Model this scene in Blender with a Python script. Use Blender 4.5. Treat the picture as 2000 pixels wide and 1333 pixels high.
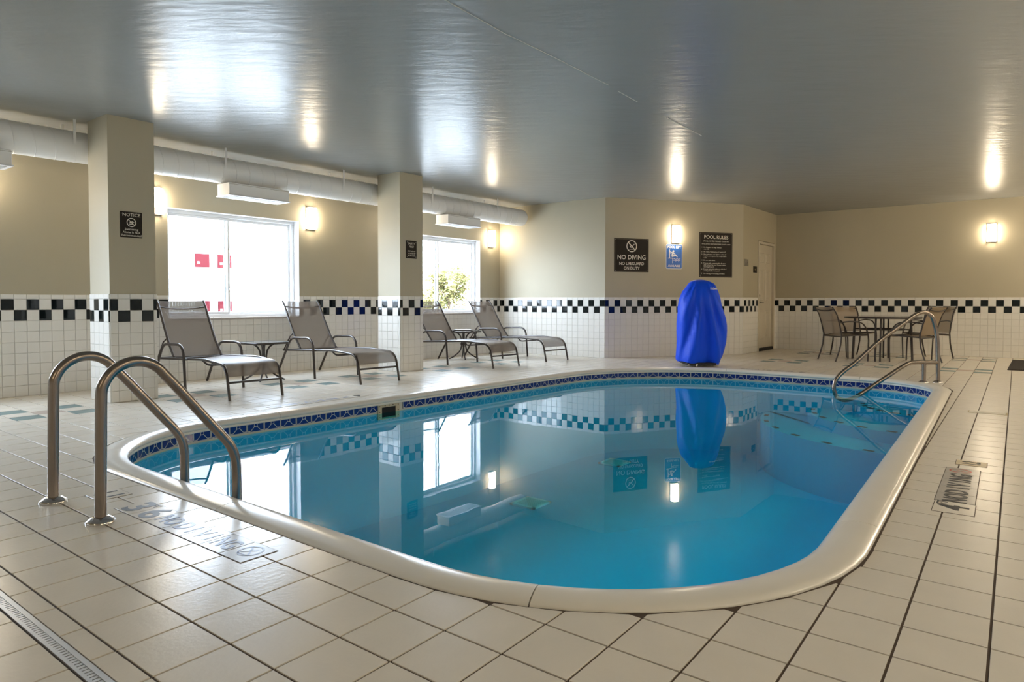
import bpy, math, random
from mathutils import Vector, Matrix, geometry
random.seed(7)
PI = math.pi
scene = bpy.context.scene
for o in list(bpy.data.objects):
    bpy.data.objects.remove(o)

# ------------------------------------------------------------------ camera
F_PX, CAM_H, YAW, PITCH, HORIZON = 1333.0, 0.95, math.radians(38), math.radians(1.6), 589.0
cd = bpy.data.cameras.new('camera')
cam = bpy.data.objects.new('camera', cd)
scene.collection.objects.link(cam)
cd.sensor_fit = 'HORIZONTAL'
cd.sensor_width = 36.0
cd.lens = 36.0 * F_PX / 2000.0
cd.clip_start, cd.clip_end = 0.05, 300
cam.location = (0, 0, CAM_H)
cam.rotation_euler = (PI/2 - PITCH, 0, YAW - PI/2)
PRINC_Y = HORIZON + F_PX*math.tan(PITCH)
cd.shift_y = -(666.5 - PRINC_Y)/2000.0
scene.camera = cam

# ------------------------------------------------------------------ daylight
SKY = 4.8
w = bpy.data.worlds.new('sky'); scene.world = w
w.use_nodes = True
bg = w.node_tree.nodes['Background']
bg.inputs[0].default_value = (0.73, 0.835, 1.0, 1)
bg.inputs[1].default_value = SKY
vs = scene.view_settings
vs.view_transform = 'Standard'
try: vs.look = 'None'
except Exception: pass
vs.gamma = 1.0
vs.use_curve_mapping = False
vs.exposure = 2.4
cy = scene.cycles
cy.use_denoising = True
cy.max_bounces = 10; cy.diffuse_bounces = 5; cy.glossy_bounces = 6
cy.transparent_max_bounces = 16; cy.transmission_bounces = 4
cy.caustics_reflective = False; cy.caustics_refractive = False
cy.sample_clamp_indirect = 6.0
SCONCE_POWER = 7.8

# ------------------------------------------------------------------ helpers
COL = scene.collection
def link(o, parent=None):
    COL.objects.link(o)
    if parent is not None: o.parent = parent
    return o
def tag(o, label=None, cat=None, group=None, kind=None):
    if label: o['label'] = label
    if cat: o['category'] = cat
    if group: o['group'] = group
    if kind: o['kind'] = kind
    return o
def empty(name, loc=(0, 0, 0), rz=0.0, label=None, cat=None, group=None, kind=None, parent=None):
    o = bpy.data.objects.new(name, None)
    o.empty_display_size = 0.1
    link(o, parent)
    o.location = loc; o.rotation_euler = (0, 0, rz)
    return tag(o, label, cat, group, kind)

class MB:
    """collects faces, builds one mesh"""
    def __init__(s): s.v = []; s.f = []; s.m = []; s.sm = []
    def add(s, vs, fs, mi=0, smooth=False):
        b = len(s.v); s.v += [tuple(v) for v in vs]
        for f in fs:
            s.f.append([b+i for i in f]); s.m.append(mi); s.sm.append(smooth)
    def box(s, x0, y0, z0, x1, y1, z1, mi=0):
        s.add([(x0,y0,z0),(x1,y0,z0),(x1,y1,z0),(x0,y1,z0),(x0,y0,z1),(x1,y0,z1),(x1,y1,z1),(x0,y1,z1)],
              [(0,3,2,1),(4,5,6,7),(0,1,5,4),(1,2,6,5),(2,3,7,6),(3,0,4,7)], mi)
    def bbox(s, x0, y0, z0, x1, y1, z1, b=0.005, mi=0):
        """box with every edge chamfered"""
        P = []; idx = {}
        X = (x0, x0+b, x1-b, x1); Y = (y0, y0+b, y1-b, y1); Z = (z0, z0+b, z1-b, z1)
        def p(i, j, k):
            key = (i, j, k)
            if key not in idx: idx[key] = len(P); P.append((X[i], Y[j], Z[k]))
            return idx[key]
        Fs = []
        for k in (0, 3): Fs.append([p(1,1,k), p(2,1,k), p(2,2,k), p(1,2,k)])
        for j in (0, 3): Fs.append([p(1,j,1), p(2,j,1), p(2,j,2), p(1,j,2)])
        for i in (0, 3): Fs.append([p(i,1,1), p(i,2,1), p(i,2,2), p(i,1,2)])
        for jo, ji in ((0,1),(3,2)):
            for ko, ki in ((0,1),(3,2)): Fs.append([p(1,jo,ki), p(2,jo,ki), p(2,ji,ko), p(1,ji,ko)])
        for io, ii in ((0,1),(3,2)):
            for ko, ki in ((0,1),(3,2)): Fs.append([p(io,1,ki), p(io,2,ki), p(ii,2,ko), p(ii,1,ko)])
            for jo, ji in ((0,1),(3,2)): Fs.append([p(io,ji,1), p(io,ji,2), p(ii,jo,2), p(ii,jo,1)])
            for jo, ji in ((0,1),(3,2)):
                for ko, ki in ((0,1),(3,2)): Fs.append([p(io,ji,ki), p(ii,jo,ki), p(ii,ji,ko)])
        s.add(P, Fs, mi)
    def tube(s, path, r, n=10, mi=0, closed=False, cap=True, flat=1.0):
        P = [Vector(p) for p in path]; N = len(P)
        T = []
        for i in range(N):
            a = P[(i-1) % N] if (closed or i > 0) else P[i]
            b = P[(i+1) % N] if (closed or i < N-1) else P[i]
            T.append((b-a).normalized())
        ref = Vector((0, 0, 1)) if abs(T[0].z) < 0.9 else Vector((1, 0, 0))
        u = (ref - T[0]*ref.dot(T[0])).normalized()
        rings = []; vs = []
        for i in range(N):
            u = (u - T[i]*u.dot(T[i]))
            u = u.normalized() if u.length > 1e-6 else T[i].orthogonal().normalized()
            v = T[i].cross(u)
            rr = r[i] if isinstance(r, (list, tuple)) else r
            for k in range(n):
                a = 2*PI*k/n
                vs.append(P[i] + u*(math.cos(a)*rr) + v*(math.sin(a)*rr*flat))
        fs = []
        for i in range(N if closed else N-1):
            for k in range(n):
                i2 = (i+1) % N
                fs.append((i*n+k, i*n+(k+1) % n, i2*n+(k+1) % n, i2*n+k))
        s.add(vs, fs, mi, True)
        if cap and not closed:
            s.add(vs[:n], [tuple(range(n))[::-1]], mi)
            s.add(vs[-n:], [tuple(range(n))], mi)
    def lathe(s, prof, n=24, mi=0, center=(0, 0, 0), smooth=True):
        vs = []
        for r, z in prof:
            for k in range(n):
                a = 2*PI*k/n
                vs.append((center[0]+r*math.cos(a), center[1]+r*math.sin(a), center[2]+z))
        fs = []
        for i in range(len(prof)-1):
            for k in range(n):
                fs.append((i*n+k, i*n+(k+1) % n, (i+1)*n+(k+1) % n, (i+1)*n+k))
        s.add(vs, fs, mi, smooth)
    def grid(s, rows, mi=0, smooth=True, close=False):
        nr = len(rows); nc = len(rows[0]); vs = [p for r_ in rows for p in r_]; fs = []
        for i in range(nr-1):
            for k in range(nc if close else nc-1):
                k2 = (k+1) % nc
                fs.append((i*nc+k, i*nc+k2, (i+1)*nc+k2, (i+1)*nc+k))
        s.add(vs, fs, mi, smooth)
    def sheet(s, rows, t, mi=0):
        """grid with thickness t along its local normal (approx)"""
        nr = len(rows); nc = len(rows[0])
        R = [[Vector(p) for p in r_] for r_ in rows]
        back = []
        for i in range(nr):
            b = []
            for k in range(nc):
                du = R[i][min(k+1, nc-1)] - R[i][max(k-1, 0)]
                dv = R[min(i+1, nr-1)][k] - R[max(i-1, 0)][k]
                n = du.cross(dv).normalized()
                b.append(R[i][k] - n*t)
            back.append(b)
        s.grid(R, mi); s.grid(back, mi)
        edge_f = R[0] + [r_[-1] for r_ in R[1:]] + R[-1][-2::-1] + [r_[0] for r_ in R[-2:0:-1]]
        edge_b = back[0] + [r_[-1] for r_ in back[1:]] + back[-1][-2::-1] + [r_[0] for r_ in back[-2:0:-1]]
        s.grid([edge_f, edge_b], mi, False, True)
    def mesh(s, name, mats):
        me = bpy.data.meshes.new(name)
        me.from_pydata(s.v, [], s.f)
        for m in (mats if isinstance(mats, (list, tuple)) else [mats]): me.materials.append(m)
        me.polygons.foreach_set('material_index', s.m)
        me.polygons.foreach_set('use_smooth', s.sm)
        me.update()
        return me
    def build(s, name, mats, parent=None, loc=(0, 0, 0), rz=0.0):
        o = bpy.data.objects.new(name, s.mesh(name, mats))
        link(o, parent)
        o.location = loc; o.rotation_euler = (0, 0, rz)
        return o

def fillet(path, rad, n=6):
    """round the inner corners of a polyline"""
    P = [Vector(p) for p in path]; out = [P[0]]
    for i in range(1, len(P)-1):
        r = rad[i-1] if isinstance(rad, (list, tuple)) else rad
        a, b, c = P[i-1], P[i], P[i+1]
        d1 = (a-b); d2 = (c-b)
        l = min(r, d1.length*0.49, d2.length*0.49)
        p1 = b + d1.normalized()*l; p2 = b + d2.normalized()*l
        for k in range(n+1):
            t = k/n
            out.append(p1*(1-t)**2 + b*2*t*(1-t) + p2*t*t)
    out.append(P[-1])
    return out

def copy_tree(o, parent=None):
    c = o.copy(); COL.objects.link(c); c.parent = parent
    for ch in list(o.children): copy_tree(ch, c)
    return c

FONT_CACHE = {}
def text_mesh(body, size, align='CENTER', thick=0.0006, res=3, bold=0.0, spacing=1.0, xscale=1.0):
    cu = bpy.data.curves.new('lettering', 'FONT')
    cu.body = body; cu.size = size; cu.align_x = align; cu.align_y = 'CENTER'
    cu.extrude = thick; cu.resolution_u = res; cu.offset = bold; cu.space_character = spacing
    ob = bpy.data.objects.new('lettering_tmp', cu)
    COL.objects.link(ob)
    dg = bpy.context.evaluated_depsgraph_get()
    me = bpy.data.meshes.new_from_object(ob.evaluated_get(dg))
    bpy.data.objects.remove(ob); bpy.data.curves.remove(cu)
    for v in me.vertices: v.co.x *= xscale
    return me
def wall_text(parent, body, size, x, z, mat, y=-0.008, align='CENTER', bold=0.0, name='lettering', xscale=1.0, res=3):
    """text standing on a sign whose front looks to -y"""
    me = text_mesh(body, size, align, res=res, bold=bold, xscale=xscale)
    for v in me.vertices:
        a, b, c = v.co; v.co = (x+a, y-c, z+b)
    me.materials.clear(); me.materials.append(mat)
    o = bpy.data.objects.new(name, me); link(o, parent); return o

# ------------------------------------------------------------------ materials
def new_mat(name):
    m = bpy.data.materials.new(name); m.use_nodes = True
    nt = m.node_tree; return m, nt, nt.nodes['Principled BSDF']
def simple(name, col, rough=0.5, metal=0.0, spec=0.5, noise=0.0, nscale=8.0, bump=0.0, bscale=40.0, coat=0.0, aniso=None, arot=0.0):
    m, nt, b = new_mat(name)
    b.inputs['Base Color'].default_value = (*col, 1)
    b.inputs['Roughness'].default_value = rough
    b.inputs['Metallic'].default_value = metal
    b.inputs['Specular IOR Level'].default_value = spec
    if coat:
        b.inputs['Coat Weight'].default_value = coat; b.inputs['Coat Roughness'].default_value = 0.05
    if noise or bump:
        g = nt.nodes.new('ShaderNodeNewGeometry')
    if noise:
        n = nt.nodes.new('ShaderNodeTexNoise'); n.inputs['Scale'].default_value = nscale; n.inputs['Detail'].default_value = 5
        nt.links.new(g.outputs['Position'], n.inputs['Vector'])
        r = nt.nodes.new('ShaderNodeMix'); r.data_type = 'RGBA'
        r.inputs[6].default_value = (*[max(0, c*(1-noise)) for c in col], 1)
        r.inputs[7].default_value = (*[min(1, c*(1+noise)) for c in col], 1)
        nt.links.new(n.outputs['Fac'], r.inputs[0]); nt.links.new(r.outputs[2], b.inputs['Base Color'])
    if bump:
        n2 = nt.nodes.new('ShaderNodeTexNoise'); n2.inputs['Scale'].default_value = bscale; n2.inputs['Detail'].default_value = 4
        mp = nt.nodes.new('ShaderNodeMapping')
        if aniso:
            mp.vector_type = 'TEXTURE'
            mp.inputs['Scale'].default_value = tuple(1/a for a in aniso); mp.inputs['Rotation'].default_value = (0, 0, arot)
        nt.links.new(g.outputs['Position'], mp.inputs['Vector']); nt.links.new(mp.outputs[0], n2.inputs['Vector'])
        bp = nt.nodes.new('ShaderNodeBump'); bp.inputs['Strength'].default_value = bump; bp.inputs['Distance'].default_value = 0.01
        nt.links.new(n2.outputs['Fac'], bp.inputs['Height']); nt.links.new(bp.outputs[0], b.inputs['Normal'])
    return m
def emit(name, col, strength):
    m, nt, b = new_mat(name)
    b.inputs['Base Color'].default_value = (*col, 1)
    b.inputs['Emission Color'].default_value = (*col, 1)
    b.inputs['Emission Strength'].default_value = strength
    return m

M = {}
M['paint'] = simple('beige_wall_paint', (0.46, 0.412, 0.30), 0.55, noise=0.03, nscale=3, bump=0.05, bscale=120)
M['ceiling'] = simple('grey_gloss_ceiling_paint', (0.31, 0.315, 0.31), 0.27, spec=0.36, bump=0.5, bscale=3.0, noise=0.05, nscale=1.5, aniso=(1.0, 3.2, 1.0), arot=-0.908)
M['seam'] = simple('pale_ceiling_seam', (0.55, 0.55, 0.53), 0.5)
M['wgrout'] = simple('pale_wall_grout', (0.62, 0.59, 0.53), 0.8)
M['wtile'] = simple('white_glazed_wall_tile', (0.80, 0.78, 0.73), 0.10, noise=0.03, nscale=9, bump=0.03, bscale=25)
M['btile'] = simple('black_glazed_wall_tile', (0.006, 0.010, 0.011), 0.06, bump=0.02, bscale=25)
M['grout'] = simple('brown_floor_grout', (0.075, 0.050, 0.034), 0.85, noise=0.3, nscale=30)
M['ftile'] = simple('cream_floor_tile', (0.76, 0.70, 0.60), 0.24, noise=0.05, nscale=6, bump=0.06, bscale=60)
M['teal'] = simple('grey_teal_floor_tile', (0.17, 0.26, 0.26), 0.26, noise=0.15, nscale=9)
M['rose'] = simple('pale_rose_floor_tile', (0.54, 0.44, 0.37), 0.26, noise=0.08, nscale=9)
M['marker'] = simple('grey_marker_tile', (0.47, 0.44, 0.40), 0.22, noise=0.05, nscale=20)
M['tanmarker'] = simple('tan_marker_plaque', (0.62, 0.50, 0.32), 0.35, noise=0.08, nscale=20)
M['coping'] = simple('white_pool_coping', (0.82, 0.78, 0.70), 0.22, noise=0.03, nscale=5)
M['navy'] = simple('navy_waterline_tile', (0.008, 0.028, 0.20), 0.10)
M['line'] = simple('white_waterline_motif', (0.72, 0.70, 0.60), 0.3)
M['plaster'] = simple('blue_pool_plaster', (0.008, 0.58, 0.84), 0.6, noise=0.06, nscale=2)
M['shadedriser'] = simple('shaded_blue_riser_plaster', (0.006, 0.34, 0.50), 0.6, noise=0.06, nscale=2)  # darker copy of the pool plaster, riser shade put into the colour
M['creamstrip'] = simple('cream_pool_rim', (0.66, 0.61, 0.49), 0.5)
M['steel'] = simple('brushed_stainless_tube', (0.30, 0.25, 0.21), 0.27, metal=1.0, noise=0.25, nscale=5)
M['chrome'] = simple('polished_flange', (0.62, 0.58, 0.55), 0.12, metal=1.0)
M['grate'] = simple('galvanised_drain_grate', (0.62, 0.62, 0.62), 0.35, metal=0.6)
M['dark'] = simple('dark_void', (0.012, 0.011, 0.010), 0.8)
M['duct'] = simple('white_painted_duct', (0.88, 0.88, 0.87), 0.38)
M['white'] = simple('white_painted_metal', (0.80, 0.81, 0.82), 0.32)
M['jamb'] = simple('white_window_reveal', (0.72, 0.72, 0.72), 0.45)
M['sill'] = simple('grey_stone_sill', (0.45, 0.41, 0.38), 0.35, noise=0.15, nscale=30)
M['bronze'] = simple('bronze_lamp_metal', (0.26, 0.19, 0.12), 0.35, metal=0.8)
M['frame'] = simple('dark_brown_powder_coat', (0.036, 0.026, 0.022), 0.34, spec=0.6)
M['signbrown'] = simple('dark_bronze_sign', (0.016, 0.011, 0.007), 0.5, spec=0.2)
M['signedge'] = simple('bronze_sign_rim', (0.13, 0.10, 0.065), 0.4)
M['signtext'] = simple('pale_sign_lettering', (0.80, 0.74, 0.63), 0.5)
M['signblue'] = simple('blue_enamel_sign', (0.008, 0.14, 0.58), 0.35)
M['signwhite'] = simple('white_sign_print', (0.86, 0.87, 0.88), 0.45)
M['blackprint'] = simple('black_marker_print', (0.014, 0.016, 0.022), 0.4)
M['blueprint'] = simple('faded_blue_marker_print', (0.13, 0.17, 0.30), 0.35)
M['redprint'] = simple('red_marker_print', (0.42, 0.05, 0.03), 0.4)
M['worn'] = simple('worn_tan_marker_print', (0.30, 0.23, 0.10), 0.5)
M['doorpaint'] = simple('cream_door_paint', (0.58, 0.52, 0.41), 0.4, noise=0.04, nscale=6)
M['mat'] = simple('dark_brown_floor_mat', (0.035, 0.026, 0.022), 0.9)
M['plate'] = simple('grey_switch_plate', (0.30, 0.28, 0.24), 0.4, metal=0.5)
M['tabletop'] = simple('smoked_glass_table_top', (0.16, 0.17, 0.18), 0.06, spec=0.8)
M['rubber'] = simple('black_rubber', (0.02, 0.02, 0.02), 0.6)
M['lamp'] = emit('lit_sconce_diffuser', (1.0, 0.84, 0.62), SCONCE_POWER)
M['concrete'] = simple('outdoor_concrete', (0.45, 0.44, 0.42), 0.9, noise=0.1, nscale=0.7)
M['facade'] = simple('white_stucco_facade', (0.80, 0.79, 0.77), 0.8)
M['reddoor'] = simple('red_door_paint', (0.085, 0.017, 0.020), 0.5, spec=0.0)
M['fence'] = simple('beige_fence', (0.05, 0.046, 0.034), 0.8, spec=0.0)
M['bark'] = simple('brown_bark', (0.16, 0.11, 0.07), 0.9)
M['outglass'] = simple('grey_far_glass', (0.09, 0.10, 0.12), 0.15)

def leaf_mat(name, c1, c2):
    m, nt, b = new_mat(name)
    oi = nt.nodes.new('ShaderNodeNewGeometry'); r = nt.nodes.new('ShaderNodeMix'); r.data_type = 'RGBA'
    r.inputs[6].default_value = (*c1, 1); r.inputs[7].default_value = (*c2, 1)
    nt.links.new(oi.outputs['Random Per Island'], r.inputs[0]); nt.links.new(r.outputs[2], b.inputs['Base Color'])
    b.inputs['Roughness'].default_value = 0.6; b.inputs['Specular IOR Level'].default_value = 0.0
    return m
M['leaf'] = leaf_mat('yellow_green_leaf', (0.13, 0.15, 0.05), (0.32, 0.25, 0.11))

def sling_mat(name, col):
    m, nt, b = new_mat(name)
    b.inputs['Base Color'].default_value = (*col, 1); b.inputs['Roughness'].default_value = 0.55
    tr = nt.nodes.new('ShaderNodeBsdfTransparent'); mx = nt.nodes.new('ShaderNodeMixShader')
    mx.inputs[0].default_value = 0.76
    out = nt.nodes['Material Output']
    nt.links.new(tr.outputs[0], mx.inputs[1]); nt.links.new(b.outputs[0], mx.inputs[2]); nt.links.new(mx.outputs[0], out.inputs[0])
    return m
M['sling'] = sling_mat('taupe_sling_mesh', (0.195, 0.162, 0.14))
M['tansling'] = sling_mat('tan_sling_mesh', (0.30, 0.225, 0.145))
def cover_mat():
    m, nt, b = new_mat('blue_vinyl_cover')
    b.inputs['Base Color'].default_value = (0.003, 0.085, 0.90, 1); b.inputs['Roughness'].default_value = 0.5
    b.inputs['Specular IOR Level'].default_value = 0.3
    g = nt.nodes.new('ShaderNodeNewGeometry'); n = nt.nodes.new('ShaderNodeTexNoise'); n.inputs['Scale'].default_value = 9
    bp = nt.nodes.new('ShaderNodeBump'); bp.inputs['Strength'].default_value = 0.25; bp.inputs['Distance'].default_value = 0.03
    nt.links.new(g.outputs['Position'], n.inputs['Vector']); nt.links.new(n.outputs['Fac'], bp.inputs['Height']); nt.links.new(bp.outputs[0], b.inputs['Normal'])
    return m
M['cover'] = cover_mat()
def glass_like(name, tint, ior, rough, bump=0.0, bscale=2.0):
    m = bpy.data.materials.new(name); m.use_nodes = True; nt = m.node_tree
    for n in list(nt.nodes):
        if n.type != 'OUTPUT_MATERIAL': nt.nodes.remove(n)
    out = [n for n in nt.nodes if n.type == 'OUTPUT_MATERIAL'][0]
    tr = nt.nodes.new('ShaderNodeBsdfTransparent'); tr.inputs[0].default_value = (*tint, 1)
    gl = nt.nodes.new('ShaderNodeBsdfGlossy'); gl.inputs['Roughness'].default_value = rough
    fr = nt.nodes.new('ShaderNodeFresnel'); fr.inputs[0].default_value = ior
    mx = nt.nodes.new('ShaderNodeMixShader')
    gg = nt.nodes.new('ShaderNodeNewGeometry'); inv = nt.nodes.new('ShaderNodeMath'); inv.operation = 'SUBTRACT'; inv.inputs[0].default_value = 1.0
    mul = nt.nodes.new('ShaderNodeMath'); mul.operation = 'MULTIPLY'
    nt.links.new(gg.outputs['Backfacing'], inv.inputs[1]); nt.links.new(fr.outputs[0], mul.inputs[0]); nt.links.new(inv.outputs[0], mul.inputs[1])
    nt.links.new(mul.outputs[0], mx.inputs[0]); nt.links.new(tr.outputs[0], mx.inputs[1]); nt.links.new(gl.outputs[0], mx.inputs[2])
    nt.links.new(mx.outputs[0], out.inputs[0])
    if bump:
        g = nt.nodes.new('ShaderNodeNewGeometry'); n = nt.nodes.new('ShaderNodeTexNoise'); n.inputs['Scale'].default_value = bscale; n.inputs['Detail'].default_value = 2
        bp = nt.nodes.new('ShaderNodeBump'); bp.inputs['Strength'].default_value = bump; bp.inputs['Distance'].default_value = 0.01
        nt.links.new(g.outputs['Position'], n.inputs['Vector']); nt.links.new(n.outputs['Fac'], bp.inputs['Height'])
        nt.links.new(bp.outputs[0], gl.inputs['Normal']); nt.links.new(bp.outputs[0], fr.inputs['Normal'])
    return m
M['glass'] = glass_like('clear_window_glass', (0.96, 0.98, 0.98), 1.45, 0.0)
M['water'] = glass_like('clear_blue_water', (0.24, 0.90, 0.98), 1.33, 0.0, bump=0.035, bscale=3.0)

# projected size, used only to choose which pieces show largest
_fw = Vector((math.cos(YAW)*math.cos(PITCH), math.sin(YAW)*math.cos(PITCH), -math.sin(PITCH)))
_rt = Vector((math.sin(YAW), -math.cos(YAW), 0)); _up = _rt.cross(_fw)
def shown(p, n):
    d = Vector(p) - Vector((0, 0, CAM_H)); z = d.dot(_fw)
    if z < 0.2: return 0
    x = 1000 + F_PX*d.dot(_rt)/z; y = PRINC_Y - F_PX*d.dot(_up)/z
    if x < -25 or x > 2025 or y < -25 or y > 1360: return 0
    return abs(d.normalized().dot(Vector(n)))/(z*z)

# ------------------------------------------------------------------ room outline
CEIL = 2.68
ROOM = [(-1.8, 8.05), (9.93, 8.05), (9.93, 5.79), (12.2, 4.28), (14.1, 4.28), (14.1, -1.2), (-1.8, -1.2)]
WALL_NAMES = ['wall_left', 'wall_recess', 'wall_angled', 'wall_door', 'wall_right', 'wall_near', 'wall_behind']

# pool outline (outer edge of the coping)
def rounded(corners):
    pts = []
    n = len(corners)
    for i in range(n):
        a = Vector(corners[i-1][:2]); b = Vector(corners[i][:2]); c = Vector(corners[(i+1) % n][:2]); r = corners[i][2]
        d1 = (a-b).normalized(); d2 = (c-b).normalized()
        ang = d1.angle(d2); l = r/math.tan(ang/2)
        cen = b + (d1+d2).normalized()*(r/math.sin(ang/2))
        p1 = b + d1*l; p2 = b + d2*l
        a1 = math.atan2(p1.y-cen.y, p1.x-cen.x); a2 = math.atan2(p2.y-cen.y, p2.x-cen.x)
        da = (a2-a1+PI) % (2*PI) - PI
        for k in range(33):
            t = a1 + da*k/32
            pts.append((cen.x+r*math.cos(t), cen.y+r*math.sin(t), math.cos(t), math.sin(t)))
    # densify the straight runs
    out = []
    for i, p in enumerate(pts):
        q = pts[(i+1) % len(pts)]
        out.append(p)
        L = math.dist(p[:2], q[:2]); k = int(L/0.12)
        for j in range(1, k):
            t = j/k
            nx, ny = p[2]*(1-t)+q[2]*t, p[3]*(1-t)+q[3]*t; s = math.hypot(nx, ny)
            out.append((p[0]*(1-t)+q[0]*t, p[1]*(1-t)+q[1]*t, nx/s, ny/s))
    return out
POOL = rounded([(1.59, 0.45, 1.22), (9.42, 0.80, 0.98), (9.42, 5.02, 2.0), (1.59, 5.29, 1.18)])  # counter-clockwise, normals point outwards
def ring(off):  # inward offset
    return [(p[0]-p[2]*off, p[1]-p[3]*off) for p in POOL]
def cum(pts):
    L = [0]
    for i in range(len(pts)): L.append(L[-1]+math.dist(pts[i], pts[(i+1) % len(pts)]))
    return L
def pool_nearest(x, y):
    best = None
    for p in POOL:
        d = (p[0]-x)**2 + (p[1]-y)**2
        if best is None or d < best[0]: best = (d, p)
    return best[1]
def inside(x, y, poly):
    c = False; n = len(poly)
    for i in range(n):
        x1, y1 = poly[i][:2]; x2, y2 = poly[(i+1) % n][:2]
        if (y1 > y) != (y2 > y) and x < (x2-x1)*(y-y1)/(y2-y1)+x1: c = not c
    return c

# ------------------------------------------------------------------ floor
def build_floor():
    outer = [Vector((x, y, 0)) for x, y in [(-1.8, 8.3), (10.1, 8.3), (10.1, 6.0), (12.3, 4.48), (14.3, 4.48), (14.3, -2.4), (-1.8, -2.4)]]
    hole = [Vector((x, y, 0)) for x, y in ring(0.05)]
    tris = geometry.tessellate_polygon([outer, hole])
    allv = [(v.x, v.y, -0.004) for v in outer+hole]
    mb = MB(); mb.add(allv, [tuple(t) for t in tris])
    lo = [(v.x, v.y, -0.10) for v in outer+hole]
    mb.add(lo, [tuple(t)[::-1] for t in tris])
    fl = mb.build('floor', M['grout'])
    tag(fl, 'cream square tiled pool deck with brown grout and grey teal accent tiles', kind='structure')
    xs = [(0.712, 0.779)] + [(0.779+0.211*k, 0.779+0.211*(k+1)) for k in range(0, 65)] + [(0.667-0.211*(k+1), 0.667-0.211*k) for k in range(0, 12)]
    ys = [(2.424+0.2105*k, 2.424+0.2105*(k+1)) for k in range(-23, 29)]
    g = 0.0036
    acc = {}
    def cross(ci, cj):
        for a in (-1, 1):
            for b in (-1, 1): acc[(ci+a, cj+b)] = 'teal'
        acc[(ci, cj)] = 'rose'
    for ci in (7, 13, 19, 24, 30, 36): cross(ci, 43)
    for ci in (50, 60):
        for cj in (26, 20, 14, 8): cross(ci, cj)
    def shear(x, y):
        wgt = 1 - min(1, max(0, (y-0.3)/5.0))
        return y + 0.026*(x-2.4)*wgt
    tiles = []
    for i, (x0, x1) in enumerate(xs):
        for j, (y0, y1) in enumerate(ys):
            q = [(x0+g, y0+g), (x1-g, y0+g), (x1-g, y1-g), (x0+g, y1-g)]
            q = [(x, shear(x, y)) for x, y in q]
            cx = sum(p[0] for p in q)/4; cyy = sum(p[1] for p in q)/4
            if not any(inside(x, y, ROOM) for x, y in q): continue
            if cx > 14.22 or cyy < -2.3: continue
            # cut along the coping
            ins = [inside(x, y, POOL) for x, y in q]
            if all(ins): continue
            near = pool_nearest(cx, cyy)
            if math.dist((cx, cyy), near[:2]) < 0.2:
                nx, ny = near[2], near[3]; px, py = near[0]+nx*0.006, near[1]+ny*0.006
                out = []
                for k in range(len(q)):
                    a, b = q[k], q[(k+1) % len(q)]
                    da = (a[0]-px)*nx+(a[1]-py)*ny; db = (b[0]-px)*nx+(b[1]-py)*ny
                    if da >= 0: out.append(a)
                    if (da >= 0) != (db >= 0):
                        t = da/(da-db); out.append((a[0]+(b[0]-a[0])*t, a[1]+(b[1]-a[1])*t))
                q = out
                if len(q) < 3: continue
                area = abs(sum(q[k][0]*q[(k+1) % len(q)][1]-q[(k+1) % len(q)][0]*q[k][1] for k in range(len(q))))/2
                if area < 0.0006: continue
            c = (sum(p[0] for p in q)/len(q), sum(p[1] for p in q)/len(q))
            tiles.append((shown((c[0], c[1], 0), (0, 0, 1))*(len(q) and 1), c, q, acc.get((i, j), 'ftile')))
    tiles.sort(key=lambda t: -t[0])
    rest = MB(); names = ['ftile', 'teal', 'rose']
    def poly_tile(mb, q, c, mi, ox=0, oy=0):
        n = len(q); b = 0.0007
        top = []; edge = []; low = []
        for x, y in q:
            d = math.hypot(c[0]-x, c[1]-y) or 1
            top.append((x+(c[0]-x)/d*b*1.4-ox, y+(c[1]-y)/d*b*1.4-oy, 0.0))
            edge.append((x-ox, y-oy, -0.0007)); low.append((x-ox, y-oy, -0.005))
        fs = [tuple(range(n))]
        for k in range(n):
            k2 = (k+1) % n
            fs.append((n+k, n+k2, k2, k)); fs.append((2*n+k, 2*n+k2, n+k2, n+k))
        mb.add(top+edge+low, fs, mi)
    for k, (s, c, q, kind) in enumerate(tiles):
        if k < 290 and s > 0:
            mb = MB(); poly_tile(mb, q, c, 0, c[0], c[1])
            o = mb.build('floor_tile', M[kind], fl, (c[0], c[1], 0))
        else:
            poly_tile(rest, q, c, names.index(kind))
    o = rest.build('floor_tiles', [M[n] for n in names], fl)
    o['kind'] = 'stuff'; o['label'] = 'the farther cream and grey teal deck tiles'
    return fl
floor = build_floor()

# ------------------------------------------------------------------ walls
TP = 0.108   # wall tile pitch
def wall_tile_mesh(wd, ht, mat, name='wall_tile'):
    g = 0.0012; b = 0.0022; t = 0.008
    x, z = wd/2-g, ht/2-g
    mb = MB()
    f = [(-x+b, -t, -z+b), (x-b, -t, -z+b), (x-b, -t, z-b), (-x+b, -t, z-b)]
    e = [(-x, -t+b, -z), (x, -t+b, -z), (x, -t+b, z), (-x, -t+b, z)]
    k = [(-x, 0, -z), (x, 0, -z), (x, 0, z), (-x, 0, z)]
    fs = [(0, 1, 2, 3)]
    for i in range(4):
        j = (i+1) % 4
        fs.append((4+i, 4+j, j, i)); fs.append((8+i, 8+j, 4+j, 4+i))
    mb.add(f+e+k, fs)
    return mb.mesh(name, mat)
TILE_MESH = {}
def tile_mesh(wd, ht, kind):
    key = (round(wd, 3), round(ht, 3), kind)
    if key not in TILE_MESH: TILE_MESH[key] = wall_tile_mesh(wd, ht, M[kind])
    return TILE_MESH[key]
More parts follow.
